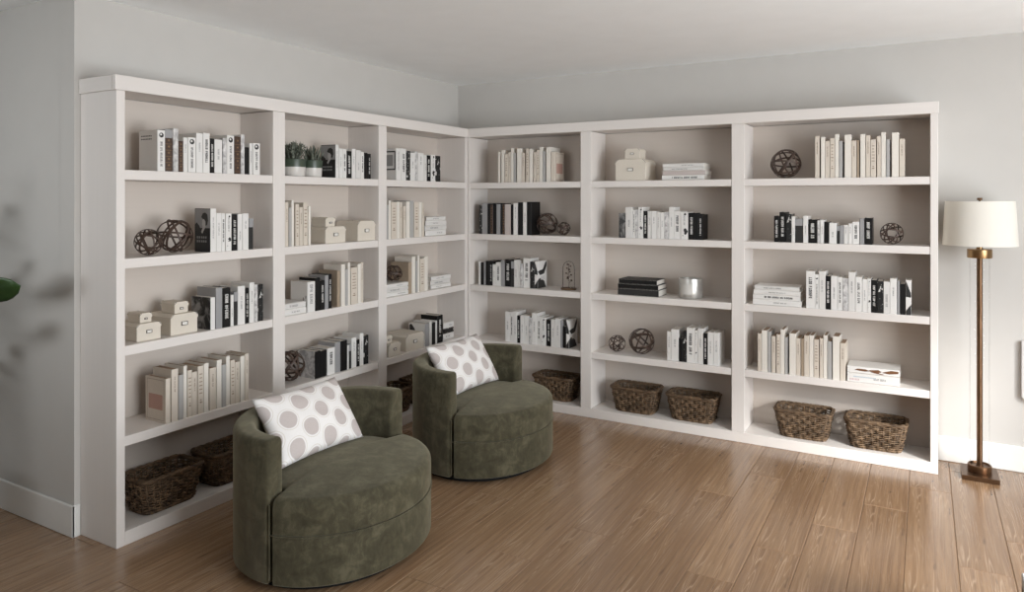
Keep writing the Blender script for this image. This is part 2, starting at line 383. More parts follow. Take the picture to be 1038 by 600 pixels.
ROWS = [
    ('L', 0, 0, 0.02, [(-2.954,-2.914,0.198,'we'), (-2.912,-2.873,0.204,'lg'), (-2.871,-2.843,0.212,'m'), (-2.841,-2.814,0.153,'l'), (-2.813,-2.790,0.172,'w'), (-2.788,-2.744,0.175,'we'), (-2.742,-2.704,0.200,'w'), (-2.702,-2.663,0.204,'wb'), (-2.661,-2.634,0.179,'kw'), (-2.632,-2.585,0.176,'w'), (-2.581,-2.557,0.187,'m'), (-2.555,-2.510,0.204,'we'), (-2.508,-2.469,0.201,'l'), (-2.467,-2.442,0.214,'m'), (-2.439,-2.413,0.148,'k'), (-2.412,-2.393,0.171,'w'), (-2.387,-2.339,0.174,'we')]),
    ('L', 0, 1, 0.015, [(-2.663,-2.628,0.225,'p'), (-2.626,-2.595,0.201,'w'), (-2.593,-2.571,0.199,'wb'), (-2.569,-2.533,0.198,'wi'), (-2.531,-2.495,0.193,'kw'), (-2.493,-2.463,0.194,'w'), (-2.461,-2.422,0.196,'w'), (-2.419,-2.391,0.168,'gk')]),
    ('L', 0, 2, 0.015, [(-2.662,-2.634,0.166,'f'), (-2.630,-2.591,0.213,'g'), (-2.588,-2.539,0.207,'kw'), (-2.537,-2.518,0.165,'w'), (-2.516,-2.493,0.178,'gk'), (-2.491,-2.444,0.206,'w'), (-2.442,-2.418,0.191,'kw'), (-2.416,-2.384,0.218,'w'), (-2.382,-2.360,0.204,'m'), (-2.358,-2.323,0.202,'kf')]),
    ('L', 0, 3, 0.01, [(-2.918,-2.893,0.218,'bp'), (-2.887,-2.851,0.256,'b'), (-2.847,-2.822,0.220,'bl'), (-2.820,-2.801,0.259,'c'), (-2.798,-2.774,0.233,'bo'), (-2.772,-2.743,0.219,'b'), (-2.739,-2.706,0.241,'bo'), (-2.705,-2.677,0.249,'c'), (-2.670,-2.632,0.217,'b'), (-2.629,-2.599,0.251,'c'), (-2.596,-2.571,0.221,'bl'), (-2.569,-2.546,0.260,'c'), (-2.543,-2.515,0.234,'bo'), (-2.513,-2.484,0.218,'b'), (-2.479,-2.453,0.243,'c'), (-2.450,-2.425,0.251,'b')]),
    ('L', 1, 0, 0.02, [(-1.750,-1.721,0.208,'p'), (-1.718,-1.686,0.186,'w'), (-1.684,-1.650,0.185,'wb'), (-1.648,-1.604,0.174,'kw'), (-1.601,-1.567,0.191,'w'), (-1.564,-1.521,0.185,'w'), (-1.518,-1.488,0.176,'wb'), (-1.485,-1.453,0.172,'k'), (-1.450,-1.422,0.167,'kw')]),
    ('L', 1, 1, 0.015, [(-2.163,-2.138,0.256,'b'), (-2.134,-2.115,0.225,'bl'), (-2.113,-2.095,0.268,'c'), (-2.084,-2.056,0.245,'bo'), (-2.054,-2.027,0.227,'b'), (-2.023,-1.989,0.253,'bo'), (-1.985,-1.966,0.232,'c')]),
    ('L', 1, 2, 0.01, [(-1.998,-1.937,0.181,'wf'), (-1.932,-1.894,0.199,'k'), (-1.891,-1.855,0.178,'kw'), (-1.853,-1.823,0.207,'g'), (-1.821,-1.792,0.211,'kw'), (-1.748,-1.722,0.226,'bt'), (-1.713,-1.678,0.263,'c'), (-1.675,-1.651,0.229,'bl'), (-1.649,-1.628,0.271,'c'), (-1.623,-1.564,0.236,'bo'), (-1.560,-1.531,0.255,'c'), (-1.528,-1.504,0.262,'b')]),
    ('L', 1, 3, 0.025, [(-1.921,-1.877,0.165,'kg'), (-1.875,-1.822,0.160,'k'), (-1.818,-1.752,0.165,'wb'), (-1.749,-1.701,0.189,'g'), (-1.699,-1.642,0.190,'k'), (-1.640,-1.626,0.154,'w'), (-1.623,-1.601,0.157,'gk'), (-1.598,-1.553,0.193,'w'), (-1.550,-1.524,0.173,'kw'), (-1.521,-1.486,0.209,'w'), (-1.483,-1.437,0.189,'kf')]),
    ('L', 2, 0, 0.02, [(-1.155,-1.103,0.222,'wg'), (-1.100,-1.045,0.225,'wb'), (-1.041,-1.001,0.211,'kd'), (-0.998,-0.945,0.200,'w'), (-0.942,-0.909,0.213,'m'), (-0.906,-0.839,0.205,'w'), (-0.836,-0.801,0.192,'w'), (-0.798,-0.754,0.192,'kw'), (-0.750,-0.698,0.199,'wi'), (-0.692,-0.629,0.195,'kf')]),
    ('L', 2, 1, 0.015, [(-1.262,-1.245,0.234,'bl'), (-1.242,-1.220,0.266,'c'), (-1.215,-1.158,0.254,'bo'), (-1.155,-1.126,0.257,'c'), (-1.121,-1.095,0.254,'b'), (-1.085,-1.057,0.226,'b'), (-1.053,-1.012,0.258,'c'), (-1.007,-0.966,0.264,'bl'), (-0.961,-0.905,0.253,'bo'), (-0.901,-0.868,0.253,'c'), (-0.865,-0.842,0.246,'b')]),
    ('L', 2, 2, 0.015, [(-1.024,-0.991,0.223,'bt'), (-0.984,-0.945,0.261,'c'), (-0.940,-0.918,0.232,'bl'), (-0.915,-0.895,0.269,'c'), (-0.891,-0.838,0.242,'bo'), (-0.834,-0.794,0.252,'c')]),
    ('L', 2, 3, 0.02, [(-0.819,-0.770,0.168,'gp'), (-0.765,-0.738,0.177,'w'), (-0.733,-0.695,0.164,'k'), (-0.692,-0.675,0.174,'w'), (-0.672,-0.601,0.208,'kw')]),
    ('R', 0, 0, 0.03, [(0.549,0.566,0.241,'c'), (0.580,0.606,0.255,'c'), (0.613,0.640,0.223,'bo'), (0.643,0.665,0.237,'b'), (0.668,0.689,0.267,'c'), (0.692,0.709,0.228,'bl'), (0.721,0.760,0.261,'c'), (0.763,0.788,0.226,'b'), (0.801,0.826,0.259,'bo'), (0.830,0.860,0.254,'c'), (0.868,0.889,0.228,'b'), (0.892,0.915,0.244,'bo'), (0.919,0.943,0.266,'c'), (0.946,0.963,0.235,'bl'), (0.974,1.012,0.263,'c'), (1.016,1.049,0.225,'bp')]),
    ('R', 0, 1, 0.02, [(0.381,0.407,0.228,'kd'), (0.409,0.458,0.244,'g'), (0.461,0.484,0.240,'k'), (0.487,0.508,0.232,'l'), (0.510,0.540,0.244,'k'), (0.543,0.576,0.236,'g'), (0.579,0.594,0.244,'k'), (0.597,0.615,0.236,'l'), (0.618,0.669,0.237,'pk'), (0.672,0.692,0.233,'k'), (0.695,0.732,0.244,'w'), (0.737,0.778,0.251,'k'), (0.780,0.812,0.252,'w'), (0.815,0.853,0.255,'k')]),
    ('R', 0, 2, 0.04, [(0.363,0.381,0.185,'w'), (0.384,0.409,0.179,'k'), (0.412,0.428,0.187,'g'), (0.430,0.463,0.192,'k'), (0.465,0.492,0.193,'kw'), (0.494,0.523,0.168,'w'), (0.525,0.568,0.185,'wb'), (0.571,0.604,0.202,'g'), (0.607,0.661,0.212,'kw'), (0.664,0.688,0.198,'gk'), (0.690,0.723,0.210,'w'), (0.725,0.742,0.205,'w'), (0.745,0.768,0.187,'m'), (0.771,0.829,0.226,'wb'), (0.831,0.868,0.202,'kf'), (0.870,0.897,0.207,'wt')]),
    ('R', 0, 3, 0.035, [(0.613,0.655,0.233,'w'), (0.658,0.683,0.235,'wb'), (0.685,0.718,0.239,'w'), (0.720,0.745,0.210,'kw'), (0.748,0.780,0.213,'w'), (0.782,0.821,0.214,'w'), (0.824,0.847,0.204,'m'), (0.850,0.891,0.240,'w'), (0.893,0.925,0.217,'wb'), (0.928,0.969,0.213,'wi'), (0.975,1.009,0.201,'kw'), (1.012,1.046,0.204,'w'), (1.048,1.090,0.215,'w'), (1.093,1.108,0.203,'g'), (1.111,1.138,0.161,'k'), (1.140,1.165,0.211,'wt')]),
    ('R', 1, 1, 0.02, [(1.562,1.612,0.176,'ph'), (1.614,1.665,0.218,'w'), (1.667,1.684,0.198,'wb'), (1.686,1.706,0.201,'m'), (1.708,1.743,0.219,'wi'), (1.746,1.774,0.191,'kw'), (1.776,1.802,0.192,'w'), (1.805,1.840,0.192,'w'), (1.842,1.866,0.185,'w'), (1.868,1.896,0.183,'w'), (1.898,1.928,0.186,'m'), (1.930,1.963,0.220,'w'), (1.965,2.011,0.193,'wb'), (2.013,2.062,0.187,'wi'), (2.066,2.106,0.181,'kw'), (2.108,2.132,0.174,'k'), (2.135,2.160,0.171,'kw')]),
    ('R', 1, 3, 0.025, [(1.914,1.942,0.199,'w'), (1.944,1.995,0.216,'w'), (1.998,2.022,0.159,'k'), (2.024,2.050,0.216,'kf'), (2.052,2.104,0.236,'wb'), (2.106,2.124,0.223,'wi'), (2.127,2.164,0.239,'w'), (2.167,2.192,0.209,'kw'), (2.194,2.232,0.218,'w'), (2.234,2.271,0.219,'w')]),
    ('R', 2, 0, 0.02, [(2.864,2.889,0.261,'b'), (2.898,2.921,0.254,'c'), (2.923,2.948,0.228,'b'), (2.950,2.976,0.245,'bo'), (2.978,3.000,0.268,'c'), (3.002,3.020,0.225,'bl'), (3.032,3.069,0.262,'c'), (3.071,3.098,0.225,'b'), (3.101,3.112,0.227,'bt'), (3.119,3.146,0.262,'c'), (3.149,3.173,0.254,'b'), (3.175,3.204,0.227,'bo'), (3.209,3.230,0.246,'b'), (3.232,3.256,0.268,'c'), (3.259,3.277,0.226,'bl'), (3.288,3.324,0.263,'c'), (3.327,3.355,0.226,'b')]),
    ('R', 2, 1, 0.02, [(2.620,2.651,0.167,'kw'), (2.653,2.690,0.192,'kw'), (2.692,2.724,0.180,'kf'), (2.726,2.746,0.165,'w'), (2.748,2.791,0.149,'gk'), (2.795,2.823,0.169,'w'), (2.825,2.874,0.147,'kw'), (2.877,2.892,0.142,'m'), (2.894,2.915,0.145,'w'), (2.918,2.942,0.133,'k'), (2.945,2.987,0.128,'w'), (2.989,3.004,0.110,'gk'), (3.005,3.026,0.113,'g'), (3.028,3.052,0.117,'w'), (3.054,3.074,0.126,'w'), (3.076,3.113,0.136,'wb'), (3.116,3.140,0.157,'g'), (3.142,3.183,0.161,'kw')]),
    ('R', 2, 2, 0.01, [(2.813,2.864,0.231,'wb'), (2.865,2.886,0.214,'we'), (2.888,2.925,0.234,'w'), (2.927,2.954,0.206,'kw'), (2.956,2.992,0.207,'w'), (2.994,3.020,0.203,'wb'), (3.022,3.053,0.199,'m'), (3.055,3.091,0.237,'w'), (3.093,3.129,0.209,'wb'), (3.131,3.157,0.199,'w'), (3.158,3.177,0.203,'wi'), (3.179,3.210,0.195,'kw'), (3.211,3.242,0.191,'kf'), (3.245,3.278,0.190,'wg2'), (3.279,3.314,0.210,'w'), (3.316,3.330,0.197,'g'), (3.332,3.359,0.181,'k'), (3.361,3.390,0.205,'wt')]),
    ('R', 2, 3, 0.01, [(2.521,2.543,0.244,'b'), (2.546,2.580,0.266,'c'), (2.583,2.602,0.262,'bl'), (2.607,2.631,0.233,'b'), (2.637,2.659,0.248,'bo'), (2.661,2.684,0.282,'c'), (2.686,2.703,0.234,'bl'), (2.714,2.753,0.262,'c'), (2.755,2.780,0.234,'b'), (2.784,2.800,0.234,'bt'), (2.802,2.830,0.257,'b'), (2.832,2.856,0.260,'c'), (2.859,2.887,0.238,'bo'), (2.892,2.911,0.247,'b'), (2.913,2.935,0.268,'c'), (2.938,2.960,0.233,'bl'), (2.966,3.004,0.267,'c'), (3.007,3.038,0.229,'b')]),
]

# ------------------------------------------------------------------ room (metres; back wall y=0, left wall x=0)
H_CEIL = 2.556
XR_WALL, Y_FRONT, X_ALC = 5.9, -7.2, -1.7
Y_STUB = -3.197
def wall(name, boxes, mat=None):
    bm = bmesh.new()
    for b in boxes: add_box(bm, *b)
    return struct(from_bm(name, bm, mat or WALL))
wall('wall_left', [(-.12, 0, Y_STUB+.001, 0.12, 0, H_CEIL)])
wall('wall_near_left', [(X_ALC, -.12, Y_STUB, Y_STUB+.12, 0, H_CEIL), (-.121, 0, Y_STUB, Y_STUB+.001, 0, H_CEIL)])
wall('wall_far_left', [(X_ALC-.12, X_ALC, Y_FRONT, Y_STUB+.12, 0, H_CEIL)], ABSORB_WALL)
wall('wall_back', [(0, XR_WALL+.12, 0, .12, 0, H_CEIL)])
WY0, WY1, WZ0, WZ1 = -4.8, -1.65, .06, 2.2          # big window in the right wall
wall('wall_right', [(XR_WALL, XR_WALL+.12, Y_FRONT, WY0, 0, H_CEIL), (XR_WALL, XR_WALL+.12, WY1, 0, 0, H_CEIL),
                    (XR_WALL, XR_WALL+.12, WY0, WY1, 0, WZ0), (XR_WALL, XR_WALL+.12, WY0, WY1, WZ1, H_CEIL)])
FX0, FX1, FZ0, FZ1 = -1.3, .9, 1.1, 2.4               # window behind the camera
wall('wall_front', [(X_ALC-.12, FX0, Y_FRONT-.12, Y_FRONT, 0, H_CEIL), (FX1, XR_WALL+.12, Y_FRONT-.12, Y_FRONT, 0, H_CEIL),
                    (FX0, FX1, Y_FRONT-.12, Y_FRONT, 0, FZ0), (FX0, FX1, Y_FRONT-.12, Y_FRONT, FZ1, H_CEIL)], ABSORB_WALL)
wall('ceiling', [(X_ALC-.12, XR_WALL+.12, Y_FRONT-.12, .12, H_CEIL, H_CEIL+.1)], CEIL)
wn = wall('window_1', [(XR_WALL+.03, XR_WALL+.09, y-.03, y+.03, WZ0, WZ1) for y in (WY0+.03, (WY0+WY1)/2, WY1-.03)] +
          [(XR_WALL+.03, XR_WALL+.09, WY0, WY1, z-.03, z+.03) for z in (WZ0+.03, WZ1-.03)], TRIM)
wn = wall('window_2', [(x-.03, x+.03, Y_FRONT-.09, Y_FRONT-.03, FZ0, FZ1) for x in (FX0+.03, (FX0+FX1)/2, FX1-.03)] +
          [(FX0, FX1, Y_FRONT-.09, Y_FRONT-.03, z-.03, z+.03) for z in (FZ0+.03, FZ1-.03)], TRIM)
def baseboard(name, runs):
    bm = bmesh.new()
    for r in runs: add_box(bm, *r, .004)
    return struct(from_bm(name, bm, TRIM))
baseboard('baseboard_left', [(X_ALC, .006, Y_STUB-.014, Y_STUB, 0, .15), (.0, .006, Y_STUB-.014, -3.172, 0, .15)])
baseboard('baseboard_back', [(3.527, XR_WALL, -.014, 0, 0, .15)])
baseboard('baseboard_right', [(XR_WALL-.014, XR_WALL, WY1, -.014, 0, .15), (XR_WALL-.014, XR_WALL, Y_FRONT, WY0, 0, .15)])

# floor: oak planks running towards the back wall, laid in a stair-step bond
def build_floor():
    rnd = random.Random(5)
    verts, faces, uvs, cols = [], [], [], []
    W, L, g = .2015, 1.262, .0015
    k0 = int(math.floor((X_ALC - 2.576)/W)) - 1
    k1 = int(math.ceil((XR_WALL - 2.576)/W))
    for k in range(k0, k1):
        xa, xb = 2.576 + k*W, 2.576 + (k+1)*W
        xa, xb = max(xa, X_ALC), min(xb, XR_WALL)
        if xb - xa < .01: continue
        off = -2.072 + .378*k
        j = math.floor((Y_FRONT - off)/L)
        y = off + j*L
        while y < 0:
            ya, yb = max(y, Y_FRONT), min(y + L, 0.0)
            if yb - ya > .005:
                i = len(verts)
                b = .0016
                verts += [(xa+g, ya+g, -b), (xb-g, ya+g, -b), (xb-g, yb-g, -b), (xa+g, yb-g, -b),
                          (xa+g+b, ya+g+b, 0), (xb-g-b, ya+g+b, 0), (xb-g-b, yb-g-b, 0), (xa+g+b, yb-g-b, 0)]
                u, v = rnd.uniform(0, 40), rnd.uniform(0, 40)
                fl = rnd.choice((-1, 1))
                c = (rnd.random(), rnd.random(), rnd.random(), 1)
                for f in ((4,5,6,7), (0,1,5,4), (1,2,6,5), (2,3,7,6), (3,0,4,7)):
                    faces.append([i+q for q in f])
                    for q in f:
                        p = verts[i+q]
                        uvs.append((u + fl*(p[0]-xa), v + fl*(p[1]-ya))); cols.append(c)
            y += L
    o = raw('floor', verts, faces, FLOOR)
    me = o.data
    ul = me.uv_layers.new(name='UVMap'); ca = me.color_attributes.new('plank', 'FLOAT_COLOR', 'CORNER')
    for i in range(len(uvs)):
        ul.data[i].uv = uvs[i]; ca.data[i].color = cols[i]
    return struct(o)
build_floor()
struct(box('floor_base', X_ALC-.12, XR_WALL+.12, Y_FRONT-.12, .12, -.08, -.0017, GAP))

# ------------------------------------------------------------------ bookcases
D = .287; HB = 2.15; ZC = 2.081; ZDECK = .065; YL = -3.169; XR = 3.525
ZS = {'L': [1.72, 1.312, .912, .498, ZDECK], 'R': [1.718, 1.312, .905, .476, ZDECK]}
TH = .046
LB = [(-3.128, -2.266), (-2.18, -1.367), (-1.285, -.324)]
RB = [(.305, 1.274), (1.356, 2.358), (2.44, 3.486)]
B0 = .014
def bookcase(side):
    """built along local s (left to right as seen), depth t from the wall towards the room"""
    bays = LB if side == 'L' else RB
    root = empty('bookcase', (D, (YL-D)/2, 0) if side == 'L' else ((D+XR)/2, -D, 0))
    ox, oy, oz = root.location
    def part(name, s0, s1, t0, t1, z0, z1, mat, bev=.0025):
        if side == 'L': a = (t0-ox, t1-ox, s0-oy, s1-oy)
        else: a = (s0-ox, s1-ox, -t1-oy, -t0-oy)
        return box(name, a[0], a[1], a[2], a[3], z0, z1, mat, root, bev, 2)
    along = CASEY if side == 'L' else CASEX
    s_start, s_end = (YL, -D) if side == 'L' else (D, XR)
    part('plinth', (s_start+.041) if side == 'L' else s_start, s_end if side == 'L' else s_end, D-.02, D, .0, ZDECK, along)
    part('end_panel', s_start, bays[0][0], 0.001, D, 0 if side == 'L' else ZDECK, ZC, CASE)
    part('end_panel', bays[2][1], s_end, 0.001, D, 0 if side == 'L' else ZDECK, ZC, CASE)
    for a, b in ((0, 1), (1, 2)):
        part('divider', bays[a][1], bays[b][0], 0.001, D, ZDECK, ZC, CASE)
    for i, (a, b) in enumerate(bays):
        part('back_panel', a, b, 0.001, B0, ZDECK, ZC, BACKM if side == 'L' else BACKX, 0)
        part('bottom_deck', a, b, B0, D-.0205, ZDECK-.03, ZDECK, along, 0)
        for z in ZS[side][:4]:
            part('shelf', a, b, B0, D-.004, z-TH, z, along, .003)
    part('cornice', s_start-(.008 if side == 'L' else 0), s_end+(-.0062 if side == 'L' else .004), D-.022, D+.006, ZC, HB, along, .003)
    if side == 'L':
        part('cornice', s_start-.008, s_start+.022, 0.001, D-.022, ZC, HB, CASEX, .003)
        part('top_panel', s_start+.022, -.02, 0.001, D-.022, ZC+.004, ZC+.03, CASEY, 0)
    else:
        part('top_panel', s_start-.02, s_end+.004, 0.001, D-.022, ZC+.004, ZC+.03, CASEX, 0)
    return root
bl = bookcase('L'); tag(bl, 'tall white built-in bookcase along the left wall behind the green chairs', 'bookcase', 'white built-in bookcases')
br = bookcase('R'); tag(br, 'tall white built-in bookcase along the back wall beside the floor lamp', 'bookcase', 'white built-in bookcases')

# ------------------------------------------------------------------ books
ORD = ['first','second','third','fourth','fifth','sixth','seventh','eighth','ninth','tenth','eleventh','twelfth','thirteenth','fourteenth','fifteenth','sixteenth','seventeenth','eighteenth']
ROWN = ['top shelf', 'second shelf', 'third shelf', 'fourth shelf', 'bottom deck']
BAYN = {'L': ["left bookcase's front bay", "left bookcase's middle bay", "left bookcase's corner bay"],
        'R': ["back bookcase's corner bay", "back bookcase's middle bay", "back bookcase's lamp-side bay"]}
# kind: cover material, page material, title style (ink, letter height as share of width, z range), description
KIND = {
 'w':  ('white', 0, ('g', .22, .45, .85), 'plain white book'),
 'wg': ('white', 0, ('g', .22, .3, .9), 'white book with dark framed cover picture'),
 'wg2':('offwhite', 0, ('g', .34, .2, .6), 'pale grey-white book with grey title'),
 'wb': ('white', 0, ('d', .36, .22, .84), 'white book with black spine title'),
 'we': ('white', 0, ('d', .28, .10, .72), 'white book with round black emblem'),
 'wi': ('white', 0, ('g', .22, .5, .9), 'white book with black ink blot'),
 'ph': ('photo', 0, None, 'black and grey photo-spined book'),
 'wt': ('white', 0, None, 'white book with black petal shapes'),
 'wf': ('white', 0, ('g', .40, .12, .9), 'white book with flowers printed on cover'),
 'kw': ('black', 0, ('w', .40, .16, .84), 'black book with white lettering'),
 'k':  ('black', 0, None, 'plain black book'),
 'kg': ('black', 0, None, 'black-spined book with printed grey cover'),
 'g':  ('grey', 0, None, 'plain grey book'),
 'gk': ('charcoal', 0, None, 'charcoal book with pale grey top'),
 'gp': ('grey', 0, None, 'grey book with dark shape on cover'),
 'm':  ('marble', 0, None, 'marbled grey book'),
 'l':  ('leather', 0, None, 'brown leather book with gold bands'),
 'lg': ('leather', 0, None, 'brown book with gold bands, grey-topped'),
 'b':  ('beige', 1, ('b', .25, .55, .85), 'beige linen book'),
 'c':  ('cream', 1, None, 'cream linen book'),
 'bo': ('beige', 1, None, 'beige book with brown spine ornaments'),
 'bp': ('beige', 1, None, 'beige book with pink cover label'),
 'bt': ('tan', 1, None, 'tan-covered old book'),
 'bl': ('bluegrey', 1, None, 'blue-grey book'),
 'p':  ('white', 0, ('g', .2, .3, .8), 'white-spined book with black portrait cover'),
 'f':  ('white', 0, None, 'white-spined book with dark photo cover'),
 'kf': ('floral', 0, None, 'black book with white floral print'),
 'kd': ('dotted', 0, None, 'black book with white speckles'),
 'pk': ('pinkgrey', 0, None, 'pinkish grey book'),
}
INKS = {'g': INK_G, 'd': INK_D, 'w': INK_W, 'b': INK_B}
NOTE = {('L',0,1): 0}

def quad_mesh(name, quads, mat, parent):
    vs, fs = [], []
    for q in quads:
        i = len(vs); vs += q; fs.append([i+k for k in range(len(q))])
    return raw(name, vs, fs, mat, parent)

def title_quads(rnd, x0, gh, z0, z1, y, bold):
    """illegible lettering running down the spine: letters are little groups of strokes"""
    out = []
    st = gh*(.20 if bold else .17)
    z = z1; cw = gh*.62
    word = rnd.randint(3, 7)
    def rect(a, b, c, d): out.append([(a, y, c), (b, y, c), (b, y, d), (a, y, d)])
    while z - cw > z0:
        if word == 0:
            word = rnd.randint(3, 8); z -= cw*.8; continue
        word -= 1
        za, zb = z - cw*.82, z
        kind = rnd.randrange(6)
        if kind != 3: rect(x0, x0+gh, zb-st, zb)                       # stem
        if kind in (0, 1, 4): rect(x0, x0+gh, za, za+st)               # second stem
        if kind in (0, 2, 5): rect(x0+gh-st, x0+gh, za, zb)            # top bar
        if kind in (1, 2, 5): rect(x0+gh*.5-st/2, x0+gh*.5+st/2, za, zb)
        if kind in (0, 3, 5): rect(x0, x0+st, za, zb)                  # foot
        if kind == 3: rect(x0, x0+gh, (za+zb)/2-st/2, (za+zb)/2+st/2)
        z -= cw
    return out

def disc(cx, cz, r, y, n=20, r2=None):
    r2 = r2 or r
    return [(cx+r*math.cos(2*PI*i/n), y, cz+r2*math.sin(2*PI*i/n)) for i in range(n)]

def side_poly(pts, x):
    """polygon on a cover; pts in (depth, z)"""
    return [(x, a, b) for a, b in pts]

def make_book(w, h, dep, kind, side, seed, flat=False):
    """origin: spine foot centre; spine faces -y, body runs to +y"""
    rnd = random.Random(seed)
    cov, old, title, desc = KIND[kind]
    mat = BM[cov]
    if cov == 'white' and rnd.random() < .3 and kind == 'w': mat = BM['offwhite']
    t = min(.0022, w*.16); c = min(.0045, w*.2) if flat else min(.0016, w*.15); hw = w/2
    o2 = [(-hw, dep), (-hw, c), (-hw+c, 0), (hw-c, 0), (hw, c), (hw, dep), (hw-t, dep), (hw-t, t), (-hw+t, t), (-hw+t, dep)]
    n = len(o2)
    vs = [(x, y, 0) for x, y in o2] + [(x, y, h) for x, y in o2]
    fs = [[i, (i+1) % n, n+(i+1) % n, n+i] for i in range(n)]
    fs += [[0,1,8,9][::-1], [1,2,3,4,7,8][::-1], [4,5,6,7][::-1], [n+q for q in (0,1,8,9)], [n+q for q in (1,2,3,4,7,8)], [n+q for q in (4,5,6,7)]]
    bk = raw('book', vs, fs, mat)
    box('page_block', -hw+t*.9, hw-t*.9, t*.9, dep-.004, .0025, h-.0025, PAGES_OLD if old else PAGES, bk)
    e = -.0005
    cx = (-hw-.0005) if side == 'L' else (hw+.0005)
    if title:
        ink, gs, za, zb = title
        gh = w*gs if w < .06 else .06*gs
        if kind == 'w':
            za = rnd.uniform(.25, .55); zb = za+rnd.uniform(.25, .4)
        quad_mesh('spine_title', title_quads(rnd, -gh/2, gh, h*za, h*zb, e, kind in ('kw', 'wb')), INKS[ink], bk)
    if kind == 'we':
        quad_mesh('emblem', [disc(0, h*.88, w*.30, e)], INK_D, bk)
        quad_mesh('emblem_highlight', [disc(-w*.06, h*.895, w*.12, e*2)], INK_W, bk)
    if kind in ('l', 'lg'):
        zt = h*(.80 if kind == 'lg' else .96)
        q = []
        for i in range(5):
            z = h*.06 + (zt-h*.06)*i/5
            q.append([(-hw+c, e, z), (hw-c, e, z), (hw-c, e, z+h*.012), (-hw+c, e, z+h*.012)])
            q.append(disc(0, z+(zt-h*.06)/10+.004, w*.16, e, 8, h*.028))
        quad_mesh('gold_tooling', q, GOLD, bk)
        if kind == 'lg':
            box('grey_spine_top', -hw-.0004, hw+.0004, -.0006, dep, zt, h+.0004, BM['grey'], bk)
    if kind == 'gk':
        box('grey_spine_top', -hw-.0004, hw+.0004, -.0006, dep, h*.72, h+.0004, BM['grey'], bk)
    if kind == 'wi':
        q = []
        for i in range(7):
            a = rnd.uniform(0, 2*PI); r = rnd.uniform(0, w*.3)
            q.append(disc(w*.12+r*math.cos(a)*.8, h*.33+r*math.sin(a)*1.6, w*rnd.uniform(.08, .2), e-.00004*i, 9))
        q.append(disc(w*.1, h*.92, w*.16, e, 9)); q.append(disc(-w*.2, h*.14, w*.07, e, 9))
        quad_mesh('ink_blot', q, INK_D, bk)
    if kind == 'bo':
        q = [disc(0, h*.24, w*.30, e, 4, h*.022), disc(0, h*.24+h*.05, w*.2, e, 6, h*.012)]
        for i in range(6):
            z = h*(.42+.08*i); ww = w*rnd.uniform(.15, .32)
            q.append([(-ww, e, z), (ww, e, z), (ww, e, z+h*.022), (-ww, e, z+h*.022)])
        quad_mesh('spine_ornament', q, INK_B, bk)
    if kind in ('bp',):
        quad_mesh('pink_cover_label', [side_poly([(dep*.16, h*.28), (dep*.84, h*.28), (dep*.84, h*.62), (dep*.16, h*.62)], cx)], PINK, bk)
        b = .0022; a0, a1, z0, z1 = dep*.08, dep*.92, h*.05, h*.95
        quad_mesh('cover_border', [side_poly(p, cx) for p in ([(a0, z0), (a1, z0), (a1, z0+b), (a0, z0+b)], [(a0, z1-b), (a1, z1-b), (a1, z1), (a0, z1)], [(a0, z0), (a0+b, z0), (a0+b, z1), (a0, z1)], [(a1-b, z0), (a1, z0), (a1, z1), (a1-b, z1)])], INK_B, bk)
    if kind == 'p':          # black cover with a person in profile
        s = -.0004 if side == 'L' else .0004
        def P(pts, k): return side_poly([(dep*(1-a), h*b) for a, b in pts], cx+s*k)
        quad_mesh('cover_photo', [P([(0, 0), (1, 0), (1, 1), (0, 1)], 0)], BM['charcoal'], bk)
        quad_mesh('cover_photo_backdrop', [P([(.02, .55), (.98, .55), (.98, .985), (.02, .985)], 1)], SKIN_G, bk)
        quad_mesh('cover_photo_figure', [P([(.0, .0), (1, .0), (.97, .30), (.80, .42), (.62, .47), (.48, .44), (.30, .60), (.12, .68), (0, .62)], 2),
                                         P([(.42, .80), (.52, .89), (.68, .91), (.82, .86), (.86, .72), (.80, .62), (.70, .60), (.58, .74)], 2)], INK_D, bk)
        quad_mesh('cover_photo_face', [P([(.50, .74), (.60, .76), (.70, .70), (.70, .58), (.60, .50), (.50, .42), (.42, .46), (.52, .56), (.48, .64)], 3)], SKIN_L, bk)
        quad_mesh('cover_lettering', [[(cx+s*3, dep*(1-a)+yy, zz+h*b) for yy, zz in ((0, 0), (-dep*.09, 0), (-dep*.09, h*.05), (0, h*.05))] for b in (.22, .31) for a in (.14, .27, .42, .55, .68)], SKIN_G, bk)
    if kind == 'f':
        quad_mesh('cover_photo', [side_poly([(0, 0), (dep, 0), (dep, h), (0, h)], cx)], BM['photo'], bk)
    if kind == 'kg':
        quad_mesh('cover_print', [side_poly([(.004, 0), (dep, 0), (dep, h), (.004, h)], cx)], BM['marble'], bk)
    if kind == 'gp':
        s = -.0004 if side == 'L' else .0004
        quad_mesh('cover_print', [side_poly([(.004, 0), (dep, 0), (dep, h), (.004, h)], cx)], BM['offwhite'], bk)
        quad_mesh('cover_dark_shape', [side_poly([(dep*.95, h*.5), (dep*.55, h*.5), (dep*.65, h*.75), (dep*.85, h*.96), (dep*.97, h*.9)], cx+s)], INK_D, bk)
    if kind == 'wf':
        quad_mesh('cover_flowers', [side_poly([(dep*.04+dep*.5*(a+.5+r*math.cos(2*PI*i/7)), h*(b+r*.8*math.sin(2*PI*i/7))) for i in range(7)], cx-.00004*j) for j, (a, b, r) in enumerate(((-.3, .25, .16), (0, .18, .12), (.25, .28, .10), (-.1, .42, .09), (-.38, .5, .07)))], SKIN_G, bk)
